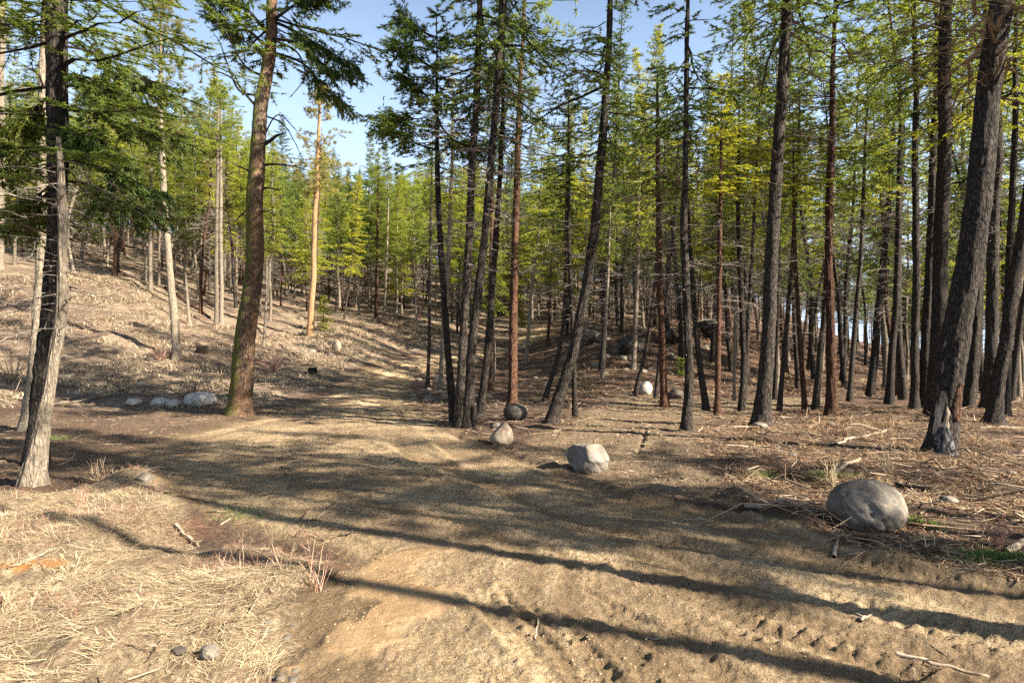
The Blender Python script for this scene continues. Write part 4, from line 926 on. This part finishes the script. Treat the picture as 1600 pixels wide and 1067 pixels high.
def rock(px, py, wpx, hpx, m, label, seed, rotz=0, sink=.25, group=None, name='boulder', cat='boulder', depth_f=.85, **kw):
    x, y = hit(px, py); s = y / FPX; w = wpx * s / 2; h = hpx * s / 2 / (1 - sink * .5); z = float(H(x, y)[0])
    o = link(name, rock_mesh(name, seed, (w, w * depth_f, h), m, **kw), None, (x, y + w * .6, z + h * (1 - sink))); o.rotation_euler = (0, 0, rotz)
    tag(o, label, cat, group); return o
rock(1374, 830, 120, 76, RK_GREY, 'large smooth round grey boulder on the litter edge, nearest the camera', 11, .0, .34, planes=7, cut=(.80, .95), rough=.05, sub=5)
rock(921, 739, 76, 50, RK_TWO, 'angular two-toned boulder with a bright sunlit face between road and side trail', 12, 0, .25, planes=8, rough=.045, sub=5, cut=(.68, .92), extra=[((.75, -.55, .5), .62), ((-.7, -.55, .2), .68), ((0, 0, 1), .8)])
rock(784, 698, 42, 42, RK_TAN, 'small tan wedge-shaped boulder at the roadside', 13, 0, .22, planes=6, rough=.045, extra=[((-.75, -.1, .75), .45), ((.2, -1, .2), .66), ((.9, -.2, .3), .7)])
rock(806, 661, 40, 27, RK_DARK, 'dark round boulder at the foot of the plated pine', 14, .2, .22, planes=5, cut=(.85, .97), rough=.03)
rock(774, 669, 17, 10, RK_GREY, 'little grey rock between the trunk cluster and the dark boulder', 15, name='rock', cat='rock')
rock(304, 636, 50, 24, RK_WHITE, 'big white rock at the toe of the bank, right end of the row', 16, .2, planes=9, name='rock', cat='rock')
rock(268, 636, 26, 13, RK_WHITE, 'white rock in the middle of the row at the toe of the bank', 17, name='rock', cat='rock')
rock(246, 635, 32, 15, RK_WHITE, 'flat white rock left of the middle in the row at the bank toe', 18, name='rock', cat='rock')
rock(204, 634, 26, 11, RK_WHITE, 'pale rock at the left end of the row at the bank toe', 19, name='rock', cat='rock')
rock(1010, 616, 22, 22, RK_WHITE, 'pale round boulder at the foot of the rocky knoll', 20, planes=4, rough=.04)
rock(1057, 622, 26, 17, RK_DARK, 'dark rock right of the pale knoll boulder', 21, name='rock', cat='rock')
rock(985, 556, 44, 36, RK_DARK, 'big dark outcrop on the face of the knoll', 22, .4, .2, planes=12, cut=(.5, .85), rough=.17, sub=5, name='rock_outcrop', cat='outcrop')
rock(1052, 543, 46, 30, RK_DARK, 'dark outcrop right of the big one on the knoll', 23, .9, .2, planes=12, cut=(.5, .85), rough=.17, sub=5, name='rock_outcrop', cat='outcrop')
rock(1112, 530, 44, 40, RK_DARK, 'dark ledge outcrop behind the slim trunks right of the knoll', 24, .9, .2, planes=12, cut=(.5, .85), rough=.17, sub=5, name='rock_outcrop', cat='outcrop')
rock(925, 540, 40, 24, RK_GREY, 'grey ledge at the left end of the knoll rocks', 25, .3, .2, planes=12, cut=(.5, .85), rough=.17, sub=5, name='rock_outcrop', cat='outcrop')
rock(525, 548, 16, 18, RK_TAN, 'tan pointed rock in the bank above the road', 26, name='rock', cat='rock', planes=10)
rock(220, 766, 30, 12, RK_GREY, 'small rock half buried in straw near the dry brush heap', 27, 0, .75, name='rock', cat='rock', rough=.03)
rock(322, 1040, 32, 24, RK_GREY, 'grey knobbly stone in the foreground grass', 28, name='rock', cat='rock', planes=10, rough=.09)
rock(275, 1034, 24, 12, RK_DARK, 'small dark stone left of the grey knobbly one', 29, name='rock', cat='rock')
rock(1190, 672, 24, 10, RK_GREY, 'flat grey rock against the foot of the thick dark fir', 30, name='rock', cat='rock')
rock(1300, 668, 12, 6, RK_PALE, 'small pale rock on the litter below the red-barked pine', 32, name='rock', cat='rock')
rock(1488, 788, 30, 12, RK_GREY, 'flat grey rock in the litter right of the large round boulder', 33, name='rock', cat='rock')
SM = [rock_mesh('stone', 40 + i, (1, .9, .6), RK_PALE if i % 2 else RK_GREY, sub=2, rough=.09, planes=8) for i in range(6)]
def stones(spots, smin, smax, label, group):
    for px, py in spots:
        x, y = hit(px, py); o = link('stone', random.choice(SM), None, (x, y, float(H(x, y)[0]))); o.location.z -= .2 * (smin + smax) * .5; s = random.uniform(smin, smax); o.scale = (s, s, s); o.rotation_euler = (random.uniform(-.3, .3), random.uniform(-.3, .3), random.uniform(0, 6.28)); o['_k'] = 1; del o['_k']; pal = int(o.data.name.split('.')[-1]) % 2 if '.' in o.data.name else 0
        tag(o, ('small ' if s < smin + (smax - smin) * .33 else 'larger ' if s > smin + (smax - smin) * .7 else 'middling ') + ('pale ' if pal else 'grey ') + label, 'stone', group)
R_ = rr_.uniform
stones([(R_(640, 712), 590 + R_(-6, 34)) for _ in range(46)] , .08, .26, 'stone on the verge left of the roadside trunk cluster', 'stones on the verge by the trunk cluster')
stones([(R_(455, 545), R_(470, 560)) for _ in range(30)], .1, .35, 'stone in the bank below the orange-barked pine', 'stones in the road bank')
stones([(R_(640, 760), R_(495, 545)) for _ in range(26)], .1, .3, 'stone on the bank above the road bend', 'stones above the road bend')
stones([(R_(880, 1110), R_(505, 590)) for _ in range(60)], .12, .5, 'stone lying on the rocky knoll', 'stones on the rocky knoll')
stones([(R_(800, 900), R_(530, 600)) for _ in range(34)], .08, .26, 'stone on the rubbly bank below the upper road', 'stones below the upper road')
stones([(R_(0, 330), R_(440, 628)) for _ in range(54)], .06, .24, 'stone on the dry grass slope', 'stones on the dry slope')
stones([(R_(1110, 1590), R_(650, 760)) for _ in range(34)], .03, .10, 'stone among the slash on the right', 'stones among the slash')
stones([(R_(415, 470), R_(960, 1067)) for _ in range(26)], .010, .03, 'stone in the edge of the foreground mud', 'stones at the mud edge')

# ------------------------------------------------------------------ logs, stumps, sticks
def log(p0, p1, rad0, rad1, m, label, name='fallen_log', cat='log', seed=0, kinks=5, stubs=3, lift=.6):
    a, b = hit(*p0), hit(*p1); r = np.random.default_rng(seed); s = np.linspace(0, 1, 3 + kinks * 2)
    L = math.hypot(b[0] - a[0], b[1] - a[1]); X = a[0] + (b[0] - a[0]) * s; Y = a[1] + (b[1] - a[1]) * s
    X = X + np.cumsum(r.normal(0, .012 * L, len(s))) * np.sin(s * 3.14); Y = Y + np.cumsum(r.normal(0, .012 * L, len(s))) * np.sin(s * 3.14)
    R = rad0 + (rad1 - rad0) * s; Z = H(X, Y); zl = Z[0] + (Z[-1] - Z[0]) * s; Z = np.maximum(Z, .5 * Z + .5 * zl) + R * lift
    P = np.stack([X, Y, Z], 1); c = P[0].copy(); g = G(); ring_tube(g, P - c, R, 10, 0, bark=rad0 * .15, seed=seed)
    for k in range(stubs):
        i = r.integers(1, len(P) - 2); d = unit(np.array([r.normal(0, 1), r.normal(0, 1), abs(r.normal(0, .5))])); ln = r.uniform(2, 7) * R[i] + .03
        segs(g, [P[i] - c], [P[i] - c + d * ln], R[i] * .35, R[i] * .15, 0, 5)
    o = link(name, g.mesh(name, [m]), None, c); tag(o, label, cat); return o
log((259,450),(328,494), .14, .09, BK_RED, 'reddish fallen log lying down the grassy slope', seed=1)
log((1305,696),(1385,676), .026, .016, M_LOG, 'pale fallen log across the litter right of the red-barked pine', seed=2)
log((1295,738),(1345,716), .028, .02, M_LOG, 'grey log end sticking from the slash above the round boulder', seed=3)
log((1150,770),(1222,800), .022, .012, M_LOG, 'grey branch lying along the trail edge', name='fallen_branch', cat='branch', seed=4)
log((1165,792),(1248,812), .03, .022, M_LOG, 'grey half-buried root below the branch at the trail edge', name='root', cat='root', seed=24)
log((1400,757),(1468,770), .035, .02, BK_GREY, 'dark straight branch behind the round boulder', name='fallen_branch', cat='branch', seed=5)
log((1530,668),(1640,670), .035, .03, M_LOG, 'pale log lying level at the edge right of the scarred tree', seed=6)
log((1572,866),(1640,815), .03, .02, M_LOG, 'bleached branch poking up from the moss at the lower right edge', name='fallen_branch', cat='branch', seed=7)
log((1400,1020),(1545,1048), .014, .006, M_LOG, 'long crooked stick on the tyre tracks, lower right', name='stick', cat='stick', seed=8)
log((1303,866),(1316,845), .018, .008, M_LOG, 'short forked stick lying just below the round boulder', name='stick', cat='stick', seed=9)
log((1008,868+135),(1035,992), .006, .003, M_LOG, 'short pale stick on the crusted mud beside the tyre prints', name='stick', cat='stick', seed=10)
log((1062,812),(1115,806), .008, .004, M_LOG, 'straight thin stick at the road edge below the side trail', name='stick', cat='stick', seed=11)
log((530,838),(560,832), .010, .004, BK_GREY, 'dark twig on the crusted ground above the wet mud', name='stick', cat='stick', seed=12)
log((275,820),(310,838), .016, .008, M_LOG, 'short stick on the lip of the hollow in the straw', name='stick', cat='stick', seed=13)
log((10,905),(90,870), .010, .004, M_LOG, 'pale thin stick in the straw at the left edge', name='stick', cat='stick', seed=14)
log((1345,975),(1362,960), .010, .006, M_LOG, 'stubby stick among the ruts below the round boulder', name='stick', cat='stick', seed=15)
log((60,640),(210,600), .03, .02, M_LOG, 'pale branch lying on the foot of the slope behind the forked trunks', name='fallen_branch', cat='branch', seed=16)
log((385,505),(470,560), .05, .03, BK_GREY, 'old log slanting down the bank right of the mossy fir', seed=17)
log((590,478+30),(660,520), .06, .04, BK_RED, 'reddish log on top of the bank above the road', seed=18)
log((835,1000),(842,965), .006, .005, M_LOG, 'curled twig standing out of the tyre prints in front', name='stick', cat='stick', seed=19)
def stump(px, py, wpx, hpx, label, seed):
    x, y = hit(px, py); s = y / FPX; r = wpx * s / 2; h = hpx * s; z = float(H(x, y)[0]); root = bpy.data.objects.new('stump', None); COL.objects.link(root); root.location = (x, y, z)
    zz = np.linspace(-.1, h, 8); g = G(); ring_tube(g, np.stack([zz * 0, zz * 0, zz], 1), np.full(8, r * .85), 18, 0, bark=r * .12, seed=seed, flare=.4, cap=False); link('bark', g.mesh('bark', [BK_GREY]), root)
    g = G(); a = np.linspace(0, 6.28, 18, endpoint=False); g.add([[0, 0, h - .02]] + [[r * .9 * math.cos(q), r * .9 * math.sin(q), h - .03] for q in a], t=[[0, i + 1, (i + 1) % 18 + 1] for i in range(18)]); link('cut_face', g.mesh('cut_face', [M_SPLIT]), root)
    tag(root, label, 'stump')
stump(488, 586, 12, 9, 'dark tree stump low in the bank left of the road', 1)
stump(316, 556, 14, 10, 'weathered stump in the shaded grass left of the mossy fir', 2)
stump(741, 669, 8, 34, 'thin broken-off stub at the foot of the roadside cluster', 3)

# ------------------------------------------------------------------ ground cover (uncountable)
def blades(g, X, Y, ln, wd, tilt, m=0, r=rng, zoff=0.0, curl=.5, azd=None):
    n = len(X); Z = H(X, Y) + zoff; az = r.uniform(0, 6.28, n) if azd is None else azd; el = tilt
    d = np.stack([np.cos(az) * np.cos(el), np.sin(az) * np.cos(el), np.sin(el)], 1); p = np.stack([-np.sin(az), np.cos(az), np.zeros(n)], 1)
    P0 = np.stack([X, Y, Z], 1); P1 = P0 + d * (ln * .5)[:, None]; d2 = d.copy(); d2[:, 2] -= curl * r.uniform(.1, 1, n); P2 = P1 + unit(d2 + p * r.normal(0, .35, (n, 1))) * (ln * .5)[:, None]
    P2[:, 2] = np.maximum(P2[:, 2], Z + .003)
    w = wd * .5; V = np.stack([P0 - p * w, P0 + p * w, P1 + p * w * .8, P1 - p * w * .8, P2], 1); b = np.arange(n)[:, None] * 5
    g.add(V, q=b + np.array([0, 1, 2, 3]), t=b + np.array([3, 2, 4]), m=m)
def sample(n, test_poly, box, dens=None, seed=1):
    r = np.random.default_rng(seed); X = []; Y = []; c = 0
    while c < n:
        x = r.uniform(box[0], box[1], 60000); y = r.uniform(box[2], box[3], 60000); k = poly_sd(test_poly, x, y) < 0
        if dens is not None: k &= r.uniform(0, 1, 60000) < dens(x, y)
        X.append(x[k]); Y.append(y[k]); c += k.sum()
        if k.sum() == 0: break
    return np.concatenate(X)[:n], np.concatenate(Y)[:n]
# straw in the left foreground
dn = lambda x, y: sstep(.28, .60, vnoise(x * 2.3, y * 2.3, 91) * .6 + .4 * vnoise(x * 7, y * 7, 92)) * np.clip(2.6 / np.maximum(y, 2.4), .15, 1)
X, Y = sample(60000, STRAW, (-8, -.5, 2.2, 9.5), dn, 1); n = len(X); r = np.random.default_rng(3); g = G()
azd = vnoise(X * .9, Y * .9, 14) * 9 + r.normal(0, .7, n)
blades(g, X, Y, r.uniform(.05, .20, n), .0032, np.abs(r.normal(0.02, .16, n)) + .01, r=r, curl=.35, azd=azd, zoff=.004)
tag(link('dry_grass', g.mesh('dry_grass', [M_STRAW], False)), 'flattened pale straw covering the left foreground', 'grass', kind='stuff')
X, Y = sample(9000, STRAW, (-8, -.5, 2.2, 9.5), lambda x, y: sstep(.5, .7, vnoise(x * 1.5, y * 1.5, 95)), 5); n = len(X); g = G(); r = np.random.default_rng(4)
blades(g, X, Y, r.uniform(.05, .22, n), .003, np.abs(r.normal(.3, .35, n)), r=r, zoff=.0)
tag(link('dead_weeds', g.mesh('dead_weeds', [M_BRUSH], False)), 'reddish dead weed stalks mixed in the left foreground straw', 'weeds', kind='stuff')
# slope grass
X, Y = sample(38000, OPEN, (-48, 4, 17, 62), lambda x, y: sstep(.35, .6, vnoise(x * .8, y * .8, 96)), 6); n = len(X); g = G(); r = np.random.default_rng(6)
blades(g, X, Y, r.uniform(.10, .34, n) * np.clip(Y / 30, .7, 1.5), .022, np.abs(r.normal(.45, .3, n)) + .1, r=r)
tag(link('slope_grass', g.mesh('slope_grass', [M_STRAWP], False)), 'dry bunch grass over the sunlit left slope', 'grass', kind='stuff')
# litter and twigs on the right floor
FLOOR = W([(1085,672),(1110,720),(1170,790),(1300,850),(1450,888),(1640,925),(1700,760),(1700,625),(1120,645)])
dn = lambda x, y: (.06 + .94 * sstep(.42, .62, .6 * vnoise(x * 1.6, y * 1.6, 97) + .4 * vnoise(x * 5, y * 5, 98))) * np.clip(9 / np.maximum(y, 4) / 1.6, .1, 1)
X, Y = sample(42000, FLOOR, (1.5, 22, 4, 24), dn, 7); n = len(X); g = G(); r = np.random.default_rng(7)
blades(g, X, Y, r.uniform(.05, .22, n) * np.clip(Y / 9, .7, 1.6), .007, np.abs(r.normal(.1, .25, n)), r=r, zoff=.008)
tag(link('needle_litter', g.mesh('needle_litter', [M_LITTER], False)), 'brown needles and dead grass on the right forest floor', 'litter', kind='stuff')
def twigs(n, poly, box, dens, seed, lmin, lmax, rad, label, m=M_TWIG, el=.12):
    X, Y = sample(n, poly, box, dens, seed); n = len(X); r = np.random.default_rng(seed); Z = H(X, Y); az = r.uniform(0, 6.28, n); e = np.abs(r.normal(0, el, n)); L = r.uniform(lmin, lmax, n) * r.uniform(.4, 1, n)
    P = np.stack([X, Y, Z + rad * 1.2], 1); g = G(); d = np.stack([np.cos(az) * np.cos(e), np.sin(az) * np.cos(e), np.sin(e)], 1); P1 = P + d * (L * .5)[:, None] + r.normal(0, .04, (n, 3)) * L[:, None]
    d2 = unit(d + r.normal(0, .25, (n, 3)) - [[0, 0, .12]]); P2 = P1 + d2 * (L * .5)[:, None]; ra = rad * r.uniform(.4, 1.6, n)
    segs(g, P, P1, ra, ra * .8, 0, 3); segs(g, P1, P2, ra * .8, ra * .35, 0, 3)
    d3 = unit(d + r.normal(0, .6, (n, 3))); segs(g, P1, P1 + d3 * (L * .3)[:, None], ra * .5, ra * .2, 0, 3)
    tag(link('twigs', g.mesh('twigs', [m], True)), label, 'twigs', kind='stuff')
twigs(7500, FLOOR, (1.5, 22, 4, 24), dn, 8, .08, .6, .0055, 'broken twigs and thin slash strewn over the right forest floor')
twigs(240, FLOOR, (1.5, 22, 4, 24), None, 9, .5, 1.6, .013, 'longer slash branches lying over the right forest floor')
twigs(1500, OPEN, (-48, 4, 17, 62), None, 10, .5, 2.2, .014, 'dead sticks littering the left slope', el=.15)
twigs(1300, ROAD, (-5, 9, 2.4, 12), lambda x, y: sstep(.55, .75, vnoise(x * 1.1, y * 1.1, 98)), 11, .03, .16, .0022, 'bits of twig and bark on the road mud')
twigs(1400, LEFTD, (-14, 0, 4, 20), None, 12, .06, .5, .005, 'twigs scattered on the brown soil left of the road')
twigs(500, STRAW, (-8, -.5, 2.2, 9.5), None, 13, .1, .5, .003, 'thin sticks in the left foreground straw')
twigs(900, TRAIL, (-3, 12, 6, 30), None, 21, .08, .5, .006, 'twigs lying on the side trail')
MID = W([(640,640),(700,668),(780,700),(860,690),(930,640),(960,612),(1010,600),(880,560),(800,560),(700,585),(650,600)])
twigs(1500, MID, (-8, 10, 10, 46), None, 14, .15, .9, .010, 'sticks on the ground under the roadside trunks')
KN = W([(860,640),(880,545),(950,505),(1060,505),(1180,512),(1300,548),(1400,592),(1640,598),(1640,630),(1290,622),(1130,622),(960,612)])
twigs(2600, KN, (0, 50, 18, 68), None, 15, .3, 1.6, .013, 'dead sticks littering the knoll and the far right floor')
X, Y = sample(26000, KN, (0, 50, 18, 68), lambda x, y: sstep(.3, .6, vnoise(x * .9, y * .9, 99)), 16); n = len(X); g = G(); r = np.random.default_rng(16)
blades(g, X, Y, r.uniform(.10, .35, n) * np.clip(Y / 30, .7, 1.5), .022, np.abs(r.normal(.35, .3, n)) + .05, r=r)
tag(link('needle_litter', g.mesh('needle_litter', [M_LITTER], False)), 'brown dead grass and litter on the knoll and far right floor', 'litter', kind='stuff')
# crumbs of dry mud and grit on the road and soil
def crumbs(n, poly, box, dens, seed, smin, smax, m, label):
    X, Y = sample(n, poly, box, dens, seed); n = len(X); r = np.random.default_rng(seed); Z = H(X, Y); sz = smin + (smax - smin) * r.uniform(0, 1, n) ** 3
    o = np.array([[1, 0, 0], [-1, 0, 0], [0, 1, 0], [0, -1, 0], [0, 0, 1.]])[None] * r.uniform(.5, 1.1, (n, 5, 1)); o[:, 4, 2] *= .7
    a = r.uniform(0, 6.28, n); ca, sa = np.cos(a)[:, None], np.sin(a)[:, None]; ox = o[..., 0] * ca - o[..., 1] * sa; oy = o[..., 0] * sa + o[..., 1] * ca
    V = np.stack([ox, oy, o[..., 2]], -1) * sz[:, None, None] + np.stack([X, Y, Z - .0005], 1)[:, None]; b = np.arange(n)[:, None] * 5; g = G()
    g.add(V, t=np.concatenate([b + np.array(q) for q in ([0, 2, 4], [2, 1, 4], [1, 3, 4], [3, 0, 4])])); tag(link('mud_crumbs', g.mesh('mud_crumbs', [m], False)), label, 'crumbs', kind='stuff')
M_CRUMB = strandmat('dry_mud', (.14, .09, .048), (.28, .19, .10), (.44, .32, .18))
M_GRIT = strandmat('dark_grit', (.05, .033, .02), (.13, .085, .05), (.26, .19, .12))
crumbs(13000, ROAD, (-5, 8, 2.4, 9), lambda x, y: (.12 + sstep(.5, .72, vnoise(x * 2.2, y * 2.2, 81))) * np.clip(4 / np.maximum(y, 3), 0, 1), 31, .002, .011, M_CRUMB, 'crumbs of dry mud strewn over the road')
crumbs(7000, ROAD, (-6, 10, 2.4, 14), lambda x, y: sstep(.45, .7, vnoise(x * 1.4, y * 1.4, 83)) * .9 + .1, 32, .003, .013, M_GRIT, 'dark grit and bark bits pressed into the road')
crumbs(6000, STRAW, (-8, -.5, 2.2, 9.5), None, 33, .003, .016, M_GRIT, 'dark soil crumbs between the straw')
crumbs(6000, OPEN, (-48, 4, 17, 62), None, 34, .02, .09, M_GRIT, 'clods and bark bits on the left slope')
crumbs(5000, TRAIL, (-3, 12, 6, 30), None, 36, .008, .05, M_GRIT, 'clods on the churned side trail')
crumbs(6000, FLOOR, (1.5, 22, 4, 24), None, 35, .006, .035, M_GRIT, 'bark bits and cones among the right slash')
# green patches
def green(px, py, rx, ry, n, ln, label, seed):
    cx, cy = hit(px, py); r = np.random.default_rng(seed); X = cx + r.normal(0, rx, n); Y = cy + r.normal(0, ry, n); g = G()
    blades(g, X, Y, r.uniform(.4, 1.1, n) * ln, .005, r.uniform(.3, 1.3, n), r=r); tag(link('green_grass', g.mesh('green_grass', [M_GREEN], False)), label, 'grass', kind='stuff')
green(1525, 872, .22, .10, 3200, .05, 'green mossy grass patch at the lower right litter edge', 1)
green(1300, 745, .22, .14, 900, .09, 'small green plants in the litter above the round boulder', 2)
green(1195, 742, .12, .10, 400, .10, 'small green sprigs beside the trail slash', 3)
green(1440, 815, .10, .08, 500, .07, 'green sprigs against the right side of the round boulder', 4)
green(85, 688, .15, .12, 250, .12, 'green tuft behind the forked trunks on the brown soil', 5)
green(375, 800, .15, .10, 200, .06, 'thin green grass in the shaded hollow', 6)

# twiggy dry shrubs
def shrub(px, py, hpx, spread, nst, m, label, seed, name='dry_shrub', cat='shrub'):
    x, y = hit(px, py); s = y / FPX; ht = hpx * s; z = float(H(x, y)[0]); r = np.random.default_rng(seed); g = G()
    for k in range(nst):
        a = r.uniform(0, 6.28); sp = r.uniform(0, spread); P = [np.array([r.normal(0, .02), r.normal(0, .02), -.02])]; d = unit(np.array([math.cos(a) * sp, math.sin(a) * sp, 1.0]))
        L = ht * r.uniform(.5, 1.1)
        for q in range(5): d = unit(d + r.normal(0, .14, 3)); P.append(P[-1] + d * L / 5)
        P = np.array(P); R0 = .0028 * max(1, y / 6); chain(g, P, np.linspace(R0, R0 * .4, 6), 0, 4)
        for q in range(3):
            i = r.integers(1, 5); E = P[i] + unit(d + r.normal(0, .5, 3)) * L * r.uniform(.15, .35); segs(g, [P[i]], [E], R0 * .5, R0 * .25, 0, 3)
    o = link(name, g.mesh(name, [m], True), None, (x, y, z)); tag(o, label, cat)
shrub(155, 752, 38, 1.6, 34, M_TWIG, 'heap of bleached dry brush right of the pale leaning trunk', 1, 'brush_heap', 'brush')
shrub(497, 925, 110, .7, 10, M_BRUSH, 'thin reddish twig shrub at the corner of straw and mud', 2)
shrub(380, 890, 80, .35, 3, M_TWIG, 'tall single dry stalk in the middle of the straw', 3)
shrub(440, 905, 75, .9, 12, M_TWIG, 'branching bare dry shrub left of the reddish twig shrub', 4)
shrub(326, 628, 62, .3, 4, M_TWIG, 'tall pale dry stalks behind the white rocks', 5)
shrub(300, 620, 40, 1.8, 26, M_TWIG, 'tangled grey brush on the shaded bank left of the mossy fir', 6)
shrub(430, 585, 50, 1.3, 26, M_BRUSH, 'dark tangled shrub on the bank right of the mossy fir', 7)
shrub(1390, 745, 50, .8, 22, M_STRAW, 'pale tuft of dead grass behind the round boulder', 8, 'grass_tuft', 'grass tuft')
shrub(1300, 760, 48, .8, 22, M_STRAW, 'pale dead grass tuft left of the round boulder', 9, 'grass_tuft', 'grass tuft')
shrub(1555, 850, 62, 1.2, 30, M_BRUSH, 'reddish spray of dead stems above the moss patch', 10)
shrub(250, 560, 40, 1.4, 24, M_BRUSH, 'brown tangle of brush at the foot of the golden-topped pine', 11)
shrub(395, 445, 60, .9, 30, M_TWIG, 'grey leafless thicket behind the mossy fir', 12)
shrub(130, 790, 46, .5, 10, M_BRUSH, 'sparse dead stalks in the straw near the pale leaning trunk', 13)
shrub(20, 600, 60, 1.3, 24, M_TWIG, 'tangled dead branches at the left edge of the slope foot', 14)
